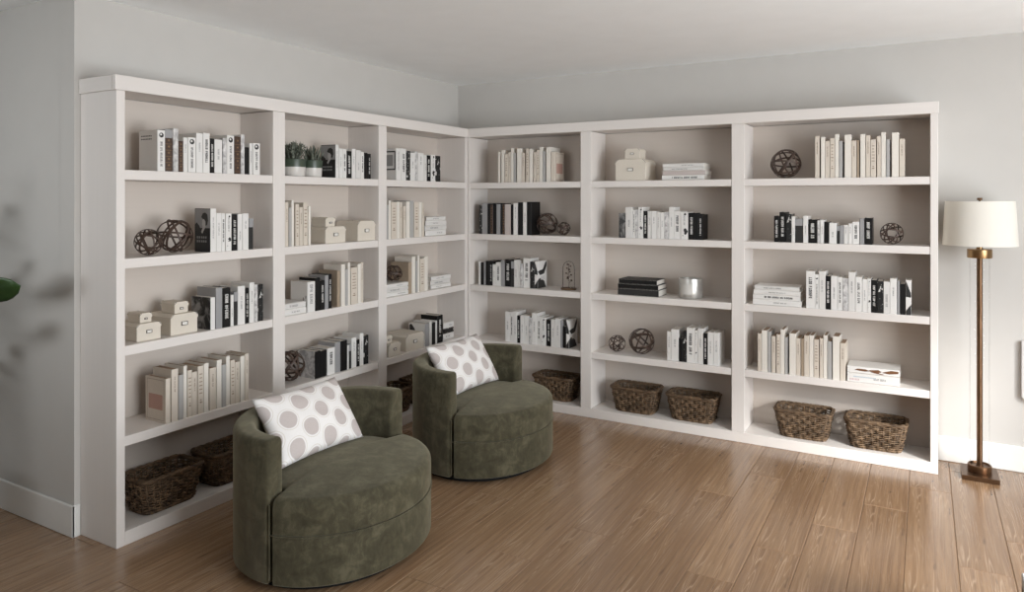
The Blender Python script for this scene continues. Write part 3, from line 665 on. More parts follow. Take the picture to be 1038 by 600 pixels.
    if kind == 'wg':         # framed picture on the cover
        s = -.0004 if side == 'L' else .0004
        def R4(a0, a1, z0, z1): return side_poly([(dep*a0, h*z0), (dep*a1, h*z0), (dep*a1, h*z1), (dep*a0, h*z1)], cx)
        quad_mesh('cover_frame', [R4(.05, .95, .32, .36), R4(.05, .95, .88, .92), R4(.05, .11, .32, .92), R4(.89, .95, .32, .92)], INK_D, bk)
        quad_mesh('cover_picture', [R4(.2, .8, .45, .8)], SKIN_G, bk)
    if kind == 'wt':         # two black petals on spine and cover
        s = 0.0004
        quad_mesh('petal_print', [[(-hw+c, e, h*.97), (-hw+c, e, h*.52), (hw-c, e, h*.50), (hw-c, e, h*.62)], [(-hw+c, e, 0), (hw-c, e, 0), (hw-c, e, h*.3), (-hw+c, e, h*.12)]], INK_D, bk)
        quad_mesh('cover_petals', [side_poly([(0, h*.62), (dep*.25, h*.48), (dep*.7, h*.52), (dep*.95, h*.8), (dep*.97, h*.98), (dep*.8, h*.92), (dep*.55, h*.68), (dep*.2, h*.66)], cx),
                                   side_poly([(0, 0), (dep*.9, 0), (dep*.7, h*.25), (dep*.2, h*.38), (0, h*.3)], cx)], INK_D, bk)
        quad_mesh('cover_title', [side_poly([(dep*.3, h*(.40-.05*i)), (dep*.75, h*(.40-.05*i)), (dep*.75, h*(.43-.05*i)), (dep*.3, h*(.43-.05*i))], cx+(-.0004 if side == 'L' else .0004)) for i in range(3)], SKIN_L, bk)
    return bk, desc

def place_book(bk, side, pos, z, sb):
    if side == 'L':
        bk.location = (D - sb, pos, z); bk.rotation_euler = (0, 0, PI/2)
    else:
        bk.location = (pos, -D + sb, z); bk.rotation_euler = (0, 0, 0)

for side, bay, row, sb, lst in ROWS:
    grp = f"books standing on the {ROWN[row]} of the {BAYN[side][bay]}"
    ws = sorted(b - a for a, b, *_ in lst)
    med = ws[len(ws)//2]
    hmax = max(q[2] for q in lst)
    for i, (a, b, h, kind) in enumerate(lst):
        rnd = random.Random(f'{side}{bay}{row}{i}')
        w = b - a
        dep = rnd.uniform(.12, .126) if kind == 'p' else rnd.uniform(.138, .155) if KIND[kind][1] == 0 else rnd.uniform(.145, .16)
        bk, desc = make_book(w, h, dep, kind, side, f'{side}{bay}{row}{i}b')
        place_book(bk, side, (a+b)/2, ZS[side][row]+.0002, sb + rnd.uniform(0, .004))
        adj = 'thin ' if w < med*.75 else 'thick ' if w > med*1.3 else ''
        if not adj: adj = 'tall ' if h > hmax*.93 else 'short ' if h < hmax*.78 else ''
        where = 'leftmost' if i == 0 else 'rightmost' if i == len(lst)-1 else ORD[i] + ' from left'
        tag(bk, f"{adj}{desc}, {where}, {ROWN[row]}, {BAYN[side][bay]}", 'book', grp)
        if (side, bay, row, i) == ('L', 0, 0, 0):
            hw = w/2
            quad_mesh('cover_lettering', [side_poly([(dep*(.88-.085*k), h*z), (dep*(.88-.085*k-.06), h*z), (dep*(.88-.085*k-.06), h*(z+.028)), (dep*(.88-.085*k), h*(z+.028))], -hw-.0006) for z in (.85, .775) for k in range(7)], INK_D, bk)

# books lying flat in stacks: (side, bay, row, left, right, setback, [(thickness, kind, shrink, description)])
STACKS = [
 ('R', 1, 0, 1.878, 2.172, .03, [(.034, 'wb', 0, 'white book with black title'), (.030, 'pk', 0, 'pinkish grey book'), (.022, 'wg2', .008, 'pale grey-white book'), (.027, 'w', .004, 'white book')]),
 ('R', 1, 2, 1.554, 1.854, .02, [(.046, 'gk0', 0, 'thick charcoal book'), (.034, 'k', .002, 'black book'), (.034, 'k', .010, 'black book')]),
 ('R', 2, 2, 2.489, 2.785, .01, [(.036, 'w', 0, 'white book'), (.032, 'wb', .004, 'white book with dark title'), (.028, 'w', .006, 'white book'), (.026, 'wg2', .012, 'pale grey-white book')]),
 ('R', 2, 3, 3.048, 3.331, .01, [(.054, 'w', .0, 'thick white book with coloured lettering'), (.041, 'w', .0, 'white book with brown butterfly picture')]),
 ('L', 1, 2, -2.174, -2.006, .012, [(.036, 'w', 0, 'white book'), (.034, 'wg2', .004, 'pale grey-white book')]),
 ('L', 2, 1, -.811, -.535, .03, [(.042, 'w', .006, 'white book'), (.034, 'wg2', .0, 'pale grey-white book'), (.036, 'w', .006, 'white book'), (.030, 'w', .016, 'white book')]),
 ('L', 2, 2, -1.278, -1.023, .015, [(.030, 'w', 0, 'white book'), (.028, 'wg2', .002, 'pale grey-white book'), (.029, 'w', .003, 'white book')]),
 ('L', 2, 2, -.744, -.480, .03, [(.028, 'w', 0, 'white book'), (.032, 'wg2', .002, 'pale grey-white book'), (.032, 'w', .003, 'white book')]),
 ('L', 2, 3, -.548, -.405, .05, [(.044, 'wg2', 0, 'pale grey-white book'), (.040, 'kf', .003, 'black and white printed book'), (.044, 'w', .001, 'white book')]),
]
POSN = {2: ['bottom', 'top'], 3: ['bottom', 'middle', 'top'], 4: ['bottom', 'second from bottom', 'third from bottom', 'top']}
STACKN = {('R',1,0): "flat stack beside cream box, back bookcase's top shelf", ('R',1,2): "flat dark stack beside the silver candle",
          ('R',2,2): "flat white stack, back bookcase's lamp-side bay", ('R',2,3): "flat pair below, back bookcase's lamp-side bay",
          ('L',1,2): "flat pair, left bookcase's middle bay", ('L',2,1): "flat stack, second shelf, left bookcase's corner bay",
          ('L',2,3): "flat stack above pillow, left bookcase's corner bay"}
BUTTERFLY = plain('print_brown', (.16,.075,.035), .5, var=.5, scale=60)
BLUEPRINT = plain('print_pale_blue', (.42,.52,.60), .5); PINKPRINT = plain('print_pink', (.55,.28,.33), .5)
for si, (side, bay, row, a, b, sb, items) in enumerate(STACKS):
    z = ZS[side][row] + .0003
    key = (side, bay, row)
    nm = STACKN.get(key)
    if key == ('L', 2, 2): nm = "flat stack under the cane ball" if a < -1 else "flat stack, third shelf, left bookcase's corner bay"
    for i, (th, kind, shr, desc) in enumerate(items):
        k = 'k' if kind == 'gk0' else kind
        rnd = random.Random(f'st{si}{i}')
        bk, _ = make_book(th, (b-a)-2*shr, .19-shr*.5, k, 'L', f'st{si}{i}', True)
        if kind == 'gk0': bk.data.materials[0] = BM['charcoal']
        s0 = a + shr + rnd.uniform(-.002, .002)
        if side == 'R':
            bk.rotation_euler = Euler((0, PI/2, 0)); bk.location = (s0, -D+sb+rnd.uniform(0, .006), z+th/2)
        else:
            bk.rotation_euler = (Matrix.Rotation(PI/2, 3, 'Z') @ Matrix.Rotation(PI/2, 3, 'Y')).to_euler(); bk.location = (D-sb-rnd.uniform(0, .006), s0, z+th/2)
        z += th + .0004
        tag(bk, f"{desc}, {POSN[len(items)][i]} of {nm}", 'book', f"books lying in the {nm}")
        if key == ('R', 2, 3):
            L_ = (b-a)
            if i == 1:   # brown butterfly wings on the spine
                e = -.0007
                def W(pts): return [(x*th, e, zz*L_) for x, zz in pts]
                quad_mesh('butterfly_print', [W([(.02, .14), (-.22, .20), (-.20, .36), (-.02, .42), (.12, .34)]), W([(.0, .40), (-.16, .44), (-.30, .60), (-.05, .66), (.16, .60)]),
                                              W([(.05, .66), (-.12, .72), (-.38, .84), (-.34, .97), (-.02, .97), (.16, .80)]), W([(.16, .45), (.06, .52), (.30, .72), (.36, .66)])], BUTTERFLY, bk)
            else:
                quad_mesh('spine_lettering', [[(-th*.20, -.0007, L_*(.12+.022*q)), (-th*.06, -.0007, L_*(.12+.022*q)), (-th*.06, -.0007, L_*(.12+.022*q+.013)), (-th*.20, -.0007, L_*(.12+.022*q+.013))] for q in range(20)], BLUEPRINT, bk)
                quad_mesh('spine_subtitle', [[(th*.10, -.0007, L_*(.05+.028*q)), (th*.28, -.0007, L_*(.05+.028*q)), (th*.28, -.0007, L_*(.05+.028*q+.010)), (th*.10, -.0007, L_*(.05+.028*q+.010))] for q in range(7)], PINKPRINT, bk)

# ------------------------------------------------------------------ cane balls
def cane_ball(r, seed, n=11):
    rnd = random.Random(seed)
    bm = bmesh.new()
    g = (1+5**.5)/2
    axes = [Vector(v).normalized() for v in ((0,1,g),(0,1,-g),(1,g,0),(1,-g,0),(g,0,1),(-g,0,1))]
    spin = Euler((rnd.uniform(0, 6), rnd.uniform(0, 6), rnd.uniform(0, 6))).to_matrix()
    for i in range(n):
        ax = axes[i % 6] if i < 6 else Vector((rnd.gauss(0, 1), rnd.gauss(0, 1), rnd.gauss(0, 1)))
        ax = (spin @ ax.normalized() + Vector((rnd.gauss(0, .07), rnd.gauss(0, .07), rnd.gauss(0, .07)))).normalized()
        a = Vector((0, 0, 1)) if abs(ax.z) < .8 else Vector((1, 0, 0))
        u = ax.cross(a).normalized(); v = ax.cross(u)
        tr = r*rnd.uniform(.058, .074)
        R = r - tr*1.05 - r*.012*(i % 3)
        h = R*rnd.uniform(-.3, .3) if i >= 6 else R*rnd.uniform(-.05, .05)
        rr = math.sqrt(R*R - h*h)
        pts, ups = [], []
        for k in range(48):
            t = 2*PI*k/48
            p = ax*h + u*(rr*math.cos(t)) + v*(rr*math.sin(t))
            pts.append(p); ups.append(p.normalized())
        add_tube(bm, pts, tr, 6, True, .45, up=ups)
    o = from_bm('cane_ball', bm, CANE, None, True, 60)
    return o
BALLS = [
 ((.180, -2.802, 1.312+.0905), .0905, "large dark cane ball touching a smaller one, left bookcase's front bay"),
 ((.213, -2.966, 1.312+.0666), .0666, "small dark cane ball touching a larger one, left bookcase's front bay"),
 ((.170, -2.040, .498+.095), .095, "dark cane ball left of books, fourth shelf, left bookcase's middle bay"),
 ((.190, -1.090, .912+.0888+.062), .062, "dark cane ball on flat white books, left bookcase's corner bay"),
 ((.935, -.160, 1.312+.0873), .0873, "large dark cane ball beside black book, back bookcase's corner bay"),
 ((1.092, -.190, 1.312+.0535), .0535, "small dark cane ball right of larger one, back bookcase's corner bay"),
 ((1.520, -.19, .476+.0645), .0645, "small dark cane ball above baskets, back bookcase's middle bay"),
 ((1.700, -.17, .476+.0954), .0954, "large dark cane ball above baskets, back bookcase's middle bay"),
 ((2.675, -.16, 1.718+.0994), .0994, "dark cane ball on the top shelf, back bookcase's lamp-side bay"),
 ((3.286, -.20, 1.312+.0672), .0672, "dark cane ball right of black book, back bookcase's lamp-side bay"),
]
for i, (loc, r, lab) in enumerate(BALLS):
    o = cane_ball(r, 40+i, 7 + (i % 3)); o.location = loc
    tag(o, lab, 'decorative ball', 'cane balls on the shelves')

# ------------------------------------------------------------------ storage boxes
def storage_box(w, h, dep, corners=True):
    """front faces -y, origin at centre of the front bottom edge"""
    root = empty('storage_box', (0, 0, 0))
    lid = max(.022, h*.26); ch = min(w, h)*.13
    box('body', -w/2+.002, w/2-.002, .002, dep-.002, 0, h-lid+.004, BOXM, root, .002)
    # lid: front outline with clipped upper corners, run back through the depth
    o = [(-w/2, h-lid), (w/2, h-lid), (w/2, h-ch), (w/2-ch, h), (-w/2+ch, h), (-w/2, h-ch)]
    vs = [(x, 0, z) for x, z in o] + [(x, dep, z) for x, z in o]
    fs = [[0,1,2,3,4,5], [11,10,9,8,7,6]] + [[i, (i+1) % 6, 6+(i+1) % 6, 6+i][::-1] for i in range(6)]
    me = raw('lid', vs, fs, BOXM, root)
    t = .0012
    for s in (-1, 1):
        bm = bmesh.new()
        q = [(s*(w/2+t), h-ch-.004), (s*(w/2-ch-.004), h+t), (s*(w/2-ch-.004), h-.001), (s*(w/2-.001), h-ch-.004)]
        for y0, y1 in ((-t, .008), (dep-.008, dep+t)):
            a = [bm.verts.new((x, y0, z)) for x, z in q]; b = [bm.verts.new((x, y1, z)) for x, z in q]
            bm.faces.new(a); bm.faces.new(b[::-1])
            for i in range(4): bm.faces.new((a[i], b[i], b[(i+1) % 4], a[(i+1) % 4]))
        from_bm('corner_guard', bm, METAL, root)
    fw, fh = min(.040, w*.22), min(.022, h*.19); zc = h*.52 if h > .07 else h*.42; b = .0024
    bm = bmesh.new()
    add_box(bm, -fw/2, fw/2, -.003, .002, zc+fh/2-b, zc+fh/2); add_box(bm, -fw/2, fw/2, -.003, .002, zc-fh/2, zc-fh/2+b)
    add_box(bm, -fw/2, -fw/2+b, -.003, .002, zc-fh/2, zc+fh/2); add_box(bm, fw/2-b, fw/2, -.003, .002, zc-fh/2, zc+fh/2)
    f = from_bm('label_holder', bm, METAL, root)
    box('label_card', -fw/2+b, fw/2-b, -.0012, .0015, zc-fh/2+b, zc+fh/2-b, PAPER_TAG, f)
    return root
BOXES = [  # side, left, right, base z, height, depth, setback, label
 ('L', -3.050, -2.924, .912, .083, .17, .035, "small cream storage box carrying a tiny box, left bookcase's front bay"),
 ('L', -3.022, -2.959, .9955, .046, .10, .055, "tiny cream box on the small storage box, left bookcase's front bay"),
 ('L', -2.872, -2.718, .912, .102, .19, .04, "large cream storage box carrying a smaller box, left bookcase's front bay"),
 ('L', -2.837, -2.757, 1.0145, .057, .11, .06, "smaller cream box on the large storage box, left bookcase's front bay"),
 ('L', -1.836, -1.654, 1.312, .103, .18, .025, "cream storage box carrying a smaller box, left bookcase's middle bay"),
 ('L', -1.824, -1.738, 1.4155, .057, .12, .035, "smaller cream box on a storage box, left bookcase's middle bay"),
 ('L', -1.544, -1.370, 1.312, .131, .19, .025, "cream storage box alone beside divider, left bookcase's middle bay"),
 ('L', -1.237, -1.109, .498, .092, .15, .02, "cream storage box beside larger one, left bookcase's corner bay"),
 ('L', -1.245, -1.170, .5905, .052, .10, .045, "tiny cream box half hidden by divider, left bookcase's corner bay"),
 ('L', -1.036, -.824, .498, .118, .20, .03, "widest cream storage box, left bookcase's corner bay above the pillow"),
 ('R', 1.531, 1.760, 1.718, .152, .22, .03, "large cream storage box on back bookcase's top shelf"),
 ('R', 1.597, 1.711, 1.8705, .076, .13, .045, "small cream box on the large top-shelf storage box"),
]
for side, a, b, z, h, dep, sb, lab in BOXES:
    o = storage_box(b-a, h, dep)
    place_book(o, side, (a+b)/2, z+.0003, sb)
    tag(o, lab, 'storage box', 'cream storage boxes')

# ------------------------------------------------------------------ wicker baskets
def rrect(a, b, r, n):
    """n points round a rounded rectangle, half sizes a, b"""
    segs = [(a-r, -b, a-r, -b)]
    P = []
    per = 4*(a-r) + 4*(b-r) + 2*PI*r
    for i in range(n):
        s = per*i/n
        L1, L2, q = 2*(a-r), 2*(b-r), PI*r/2
        if s < L1: P.append((-(a-r)+s, -b)); continue
        s -= L1
        if s < q: t = s/r; P.append((a-r+r*math.sin(t), -(b-r)-r*math.cos(t))); continue
        s -= q
        if s < L2: P.append((a, -(b-r)+s)); continue
        s -= L2
        if s < q: t = s/r; P.append((a-r+r*math.cos(t), b-r+r*math.sin(t))); continue
        s -= q
        if s < L1: P.append((a-r-s, b)); continue
        s -= L1
        if s < q: t = s/r; P.append((-(a-r)-r*math.sin(t), b-r+r*math.cos(t))); continue
        s -= q
        if s < L2: P.append((-a, b-r-s)); continue
        s -= L2
        t = s/r; P.append((-(a-r)-r*math.cos(t), -(b-r)-r*math.sin(t)))
    return P
def make_basket():
    root = empty('wicker_basket', (0, 0, 0))
    AB, BB, AT, BT, HH = .137, .080, .166, .106, .166
    ns = 30
    bm = bmesh.new()
    rows = 13
    for r in range(rows):
        f = (r+.5)/rows
        a, b = AB+(AT-AB)*f, BB+(BT-BB)*f
        n = ns*6
        base = rrect(a, b, .045, n)
        pts = []
        for i, (x, y) in enumerate(base):
            x2, y2 = base[(i+1) % n]; x1, y1 = base[i-1]
            tx, ty = x2-x1, y2-y1; l = math.hypot(tx, ty); nx, ny = ty/l, -tx/l
            w = .0050*math.sin(2*PI*i/12 + PI*(r//2))
            pts.append((x+nx*w, y+ny*w, .008+HH*f*.97))
        add_tube(bm, pts, .0068, 6, True, .6, up=Vector((0, 0, 1)) if False else [Vector((0,0,1))]*n)
    from_bm('woven_side', bm, WICK, root, True)
    bm = bmesh.new()
    pb, pt = rrect(AB, BB, .045, ns), rrect(AT, BT, .045, ns)
    for (x0, y0), (x1, y1) in zip(pb, pt):
        add_tube(bm, [(x0, y0, .004), (x1, y1, HH+.002)], .0052, 5)
    from_bm('stakes', bm, WICK, root, True)
    bm = bmesh.new()
    for k, (dz, dr) in enumerate(((0, .001), (.009, -.002), (.007, .006))):
        pr = rrect(AT+dr, BT+dr, .047, 88)
        add_tube(bm, [(x, y, HH+dz+.0022*math.sin(PI*i*.5+k*2)) for i, (x, y) in enumerate(pr)], .0068, 6, True)
    from_bm('rim', bm, WICK, root, True)
    bm = bmesh.new()
    v0 = [bm.verts.new((x, y, .0005)) for x, y in rrect(AB, BB, .045, 44)]; v1 = [bm.verts.new((x, y, .009)) for x, y in rrect(AB, BB, .045, 44)]
    bm.faces.new(v0[::-1]); bm.faces.new(v1)
    for i in range(44): bm.faces.new((v0[i], v0[(i+1) % 44], v1[(i+1) % 44], v1[i]))
    from_bm('base', bm, WICK, root)
    return root
BASK = [  # side, centre along, setback of centre from front, label
 ('R', 2.785, .135, "brown wicker basket, left one under back bookcase's lamp-side bay"),
 ('R', 3.198, .135, "brown wicker basket nearest the floor lamp"),
 ('R', 1.657, .135, "brown wicker basket, left one under back bookcase's middle bay"),
 ('R', 2.070, .135, "brown wicker basket, right one under back bookcase's middle bay"),
 ('R', 1.012, .145, "brown wicker basket behind the farther chair in back bookcase's corner bay"),
 ('L', -2.850, .135, "brown wicker basket nearest the left bookcase's end panel"),
 ('L', -2.452, .140, "brown wicker basket partly behind the nearer chair"),
 ('L', -1.085, .140, "brown wicker basket seen between the two chairs, nearer one"),
 ('L', -.690, .140, "brown wicker basket seen between the two chairs, farther one"),
]
bk0 = make_basket()
for i, (side, s, c, lab) in enumerate(BASK):
    loc = (D-c, s, ZDECK+.0003) if side == 'L' else (s, -D+c, ZDECK+.0003)
    rz = PI/2 if side == 'L' else 0
    if i == 0: o = bk0; o.location = loc; o.rotation_euler = (0, 0, rz)
    else: o = dup(bk0, loc, rz)
    tag(o, lab, 'basket', 'wicker baskets along the bottom decks')

# ------------------------------------------------------------------ potted succulents
def succulent(x, y, z, r, h, kind, seed, label):
    root = empty('potted_succulent', (x, y, z))
    zb = h*.55
    lathe('pot', [(0, 0), (r*.86, 0), (r*.90, .004), (r*.95, zb)], POT_W, root, 40)
    lathe('glazed_band', [(r*.95, zb), (r*.955, zb), (r, h-.004), (r*.985, h), (r*.93, h), (r*.91, h-.02)], POT_G, root, 40)
    lathe('soil', [(r*.93, h-.02), (r*.5, h-.013), (0, h-.011)], SOIL, root, 24)
    rnd = random.Random(seed)
    bm = bmesh.new()
    n = 70 if kind == 'spiky' else 34
    for i in range(n):
        az = rnd.uniform(0, 2*PI); tilt = abs(rnd.gauss(0, .40 if kind == 'spiky' else .5)); tilt = min(tilt, .8)
        L = rnd.uniform(.075, .112) if kind == 'spiky' else rnd.uniform(.065, .095)
        r0 = rnd.uniform(0, r*.55)
        b = Vector((r0*math.cos(az), r0*math.sin(az), h-.014))
        dr = Vector((math.sin(tilt)*math.cos(az), math.sin(tilt)*math.sin(az), math.cos(tilt)))
        up = Vector((0, 0, 1))
        pts = [b + dr*(L*t) + up*(L*.18*t*t) for t in (0, .25, .5, .75, .92, 1)]
        w = .0042 if kind == 'spiky' else .0075
        add_tube(bm, pts, [w*.7, w, w, w*.75, w*.4, .0006], 6, False, .6)
        if kind == 'spiky' and i % 2 == 0:      # little side leaves
            for t in (.45, .65, .85):
                c = b + dr*(L*t) + up*(L*.18*t*t)
                for sg in (-1, 1):
                    sdir = (dr + dr.cross(Vector((math.cos(az*3+t*9), math.sin(az*3+t*9), .3)))*sg*.9).normalized()
                    add_tube(bm, [c, c+sdir*.010, c+sdir*.019], [.003, .004, .0005], 5)
    from_bm('leaves', bm, SUCC, root, True)
    tag(root, label, 'potted plant', 'potted succulents on the top shelf')
succulent(.187, -2.024, 1.7203, .074, .104, 'spiky', 3, 'spiky succulent in green-banded white pot against the divider')
succulent(.187, -1.876, 1.7203, .066, .104, 'fat', 8, 'fat-leaved succulent in green-banded white pot beside the portrait book')

# ------------------------------------------------------------------ candle and glass cloche
t = empty('jar_candle', (2.052, -.165, .9053)); r = .080; h = .136
lathe('jar', [(0, 0), (r*.95, 0), (r, .006), (r, h-.004), (r*.985, h), (r*.95, h-.003), (r*.94, .03)], SILVER, t, 48)
lathe('wax', [(r*.94, h*.72), (r*.5, h*.715), (0, h*.71)], WAX, t, 32)
bm = bmesh.new()
for q in range(3):
    add_tube(bm, [(.035*math.cos(q*2.1), .035*math.sin(q*2.1), h*.71), (.035*math.cos(q*2.1), .035*math.sin(q*2.1)+.002, h*.82)], .0015, 6)
from_bm('wick', bm, INK_D, t)
vs = []; ns_ = 12
for i in range(ns_+1):
    a = -PI*.72 + i*(PI*.34/ns_)
    vs += [((r+.0006)*math.cos(a), (r+.0006)*math.sin(a), h*.22), ((r+.0006)*math.cos(a), (r+.0006)*math.sin(a), h*.74)]
raw('paper_label', vs, [[2*i, 2*i+2, 2*i+3, 2*i+1] for i in range(ns_)], CANDLE_TAG, t, True)
tag(t, 'silver mercury-glass jar candle beside the dark flat books', 'candle')

t = empty('glass_cloche', (1.125, -.175, .9053))
lathe('wooden_base', [(0, 0), (.058, 0), (.060, .003), (.060, .009), (.056, .013), (0, .013)], DWOOD, t, 40)
lathe('glass_dome', [(.047, .0135), (.047, .15), (.044, .178), (.034, .200), (.018, .212), (0, .216)], GLASS2, t, 40)
bm = bmesh.new(); rnd = random.Random(4)
main = [(0, 0, .013), (.004, .002, .06), (-.003, 0, .11), (.003, -.002, .19)]
add_tube(bm, main, .0016, 6)
for i in range(9):
    f = .2 + i*.085; z = .013 + f*.175; a = i*2.4
    e = Vector((.022*math.cos(a)*(1.1-f*.5), .022*math.sin(a)*(1.1-f*.5), z+.016))
    add_tube(bm, [(0, 0, z), e*.6+Vector((0, 0, z*.4)), e], .0011, 5)
st_ = from_bm('dried_stem', bm, DRIED, t, True)
for i in range(11):
    f = .15 + i*.078; z = .03 + f*.17; a = i*2.4
    bm = bmesh.new()
    bmesh.ops.create_icosphere(bm, subdivisions=1, radius=.0095 - .0030*f)
    for v in bm.verts: v.co = v.co*rnd.uniform(.7, 1.25) + Vector((.022*math.cos(a)*(1.1-f*.5), .022*math.sin(a)*(1.1-f*.5), min(z+.014, .19)))
    from_bm('dried_flower_head', bm, DRIED, st_)
tag(t, 'clear glass cloche with dried flowers on a dark wooden base', 'cloche')

# ------------------------------------------------------------------ barrel chairs
CA, CB = .417, .469
Z_BASE, Z_SEAM, Z_SEAT, Z_BACK = .035, .238, .385, .612
TH_BACK = .094; A_ARM = math.radians(84)
def ell(a, k=0.0):
    """point of the oval plan at angle a, inset by k"""
    return ((CA-k)*math.cos(a), (CB-k)*math.sin(a))
def drum(name, z0, z1, r0, r1, crown, parent):
    n = 120; bm = bmesh.new(); rings = []
    prof = [(r0, z0), (0, z0+r0*.0)]
    P = []
    m = 5
    for i in range(m+1):
        t = PI/2*i/m; P.append((r0*(1-math.sin(t)), z0 + r0*(1-math.cos(t))))
    P = P[::1]
    low = [(r0*(1-math.sin(PI/2*i/m)), z0 + r0*(1-math.cos(PI/2*i/m))) for i in range(m+1)]
    high = [(r1*(1-math.cos(PI/2*i/m)), z1 - r1*(1-math.sin(PI/2*i/m))) for i in range(m+1)]
    prof = [(r0 + .0, z0)] + low[1:] + high
    def kk(a):
        d = abs((a+PI) % (2*PI) - PI)
        return 0.0 if d < A_ARM - .012 else TH_BACK + .004
    for ins, z in prof:
        rings.append([bm.verts.new((*ell(2*PI*i/n, ins + kk(2*PI*i/n)), z)) for i in range(n)])
    for f in (.7, .4):
        R = []
        for i in range(n):
            x, y = ell(2*PI*i/n, r1 + kk(2*PI*i/n)); s = f
            R.append(bm.verts.new((x*s, y*s, z1 + crown*(1-f*f))))
        rings.append(R)
    for a, b in zip(rings, rings[1:]):
        for i in range(n): bm.faces.new((a[i], a[(i+1) % n], b[(i+1) % n], b[i]))
    c = bm.verts.new((0, 0, z1+crown))
    for i in range(n): bm.faces.new((rings[-1][i], rings[-1][(i+1) % n], c))
    bm.faces.new(rings[0][::-1])
    return from_bm(name, bm, VELVET, parent, True, 50)
def back_shell(parent):
    bm = bmesh.new(); n = 90; rb = .026
    # section outline (inset, z) anticlockwise with rounded upper edges
    sec = [(0.0, Z_BASE+.01), (0.0, Z_BACK-rb)]
    for i in range(1, 6):
        t = PI/2*i/5; sec.append((rb*(1-math.cos(t)), Z_BACK-rb+rb*math.sin(t)))
    for i in range(0, 6):
        t = PI/2*i/5; sec.append((TH_BACK-rb+rb*math.sin(t), Z_BACK-rb+rb*math.cos(t)))
    sec += [(TH_BACK, Z_BASE+.01), (TH_BACK-.01, Z_BASE), (.01, Z_BASE)]
    rings = []
    a0, a1 = A_ARM, 2*PI-A_ARM
    def ring(a, shrink):
        cm, cz = TH_BACK/2, (Z_BACK+Z_BASE)/2
        return [bm.verts.new((*ell(a, cm+(i-cm)*(1-shrink/ (TH_BACK/2))), cz+(z-cz)*(1-shrink/((Z_BACK-Z_BASE)/2)))) for i, z in sec]
    ea = .014/CB
    ends = [(0, .012), (.3, .0045), (1, 0)]
    for f, s in ends: rings.append(ring(a0 + ea*f, s))
    for j in range(1, n): rings.append(ring(a0 + ea + (a1-a0-2*ea)*j/n, 0))
    for f, s in ends[::-1]: rings.append(ring(a1 - ea*f, s))
    m = len(sec)
    for a, b in zip(rings, rings[1:]):
        for i in range(m): bm.faces.new((a[i], a[(i+1) % m], b[(i+1) % m], b[i]))
    bm.faces.new(rings[0]); bm.faces.new(rings[-1][::-1])
    return from_bm('wraparound_back', bm, VELVET, parent, True, 60)
def make_chair():
    root = empty('barrel_chair', (0, 0, 0))
    bm = bmesh.new(); add_lathe(bm, [(0, 0), (.36, 0), (.37, .006), (.37, Z_BASE+.002), (0, Z_BASE+.002)], 64, sy=CB/CA)
    from_bm('swivel_plinth', bm, PLINTH_BLACK, root, True, 40)
    drum('base_drum', Z_BASE, Z_SEAM, .014, .010, 0.0, root)
    drum('seat_cushion', Z_SEAM+.001, Z_SEAT, .010, .036, .020, root)
    back_shell(root)
    bm = bmesh.new()
    for s in (1, -1):
        a = s*(A_ARM-.006)
        x, y = ell(a, .004)
        add_tube(bm, [(x, y, Z_BASE+.02), (x, y, Z_SEAT-.03)], .004, 6)
    pts = [(*ell(-A_ARM+.03+2*(A_ARM-.03)*i/60, -.001), Z_SEAM) for i in range(61)]
    add_tube(bm, pts, .0032, 6)
    from_bm('piping', bm, VELVET, root, True)
    return root
ch = make_chair(); ch.location = (1.106, -2.625, 0); ch.rotation_euler = (0, 0, .06)
tag(ch, 'olive green velvet barrel chair nearest the camera', 'armchair', 'green barrel chairs')
ch2 = dup(ch, (1.101, -1.343, 0), .06)
tag(ch2, 'olive green velvet barrel chair farther away, by the bookcase corner', 'armchair', 'green barrel chairs')

# ------------------------------------------------------------------ dotted pillows
def make_pillow():
    W, Hh, T = .525, .337, .15
    nx, nz = 40, 28
    verts, faces, uvs = [], [], []
    idx = {}
    for s in (1, -1):
        for i in range(nx+1):
            for j in range(nz+1):
                u, v = i/nx*2-1, j/nz*2-1
                edge = abs(u) == 1 or abs(v) == 1
                if s == -1 and edge: idx[s, i, j] = idx[1, i, j]; continue
                th = T/2*(max(0, 1-u*u)**.42)*(max(0, 1-v*v)**.42)
                # sides bow inwards between the pointed corners
                x = W/2*u*(1-.055*(1-v*v)**1.0); z = Hh/2*v*(1-.075*(1-u*u)**1.0)
                wr = .004*math.sin(9*u+5*v)*math.cos(7*v-3*u)*(1-u*u)*(1-v*v)
                idx[s, i, j] = len(verts); verts.append((x, -s*th+wr, z))
    for s in (1, -1):
        for i in range(nx):
            for j in range(nz):
                f = [idx[s, i, j], idx[s, i+1, j], idx[s, i+1, j+1], idx[s, i, j+1]]
                faces.append(f if s == 1 else f[::-1])
                uv = [(i/nx, j/nz), ((i+1)/nx, j/nz), ((i+1)/nx, (j+1)/nz), (i/nx, (j+1)/nz)]
                uvs += uv if s == 1 else uv[::-1]
    o = raw('throw_pillow', verts, faces, DOTS, None, True)
    ul = o.data.uv_layers.new(name='UVMap')
    for i, q in enumerate(uvs): ul.data[i].uv = q
    return o
def pose_pillow(o, mid_bottom, mid_top, left, spin=0):
    """front of the pillow (-y local) faces +x world; up follows bottom->top"""
    up = (Vector(mid_top)-Vector(mid_bottom)).normalized()
    x = Vector(left) - up*Vector(left).dot(up); x.normalize()
    y = up.cross(x)
    M = Matrix((x, y, up)).transposed().to_4x4()
    o.matrix_world = Matrix.Translation((Vector(mid_bottom)+Vector(mid_top))/2) @ M
p1 = make_pillow(); pose_pillow(p1, (1.030, -2.622, .407), (.835, -2.617, .677), (-.006, 1, 0))
tag(p1, 'white pillow with taupe dots on the nearer green chair', 'pillow', 'dotted pillows on the green chairs')
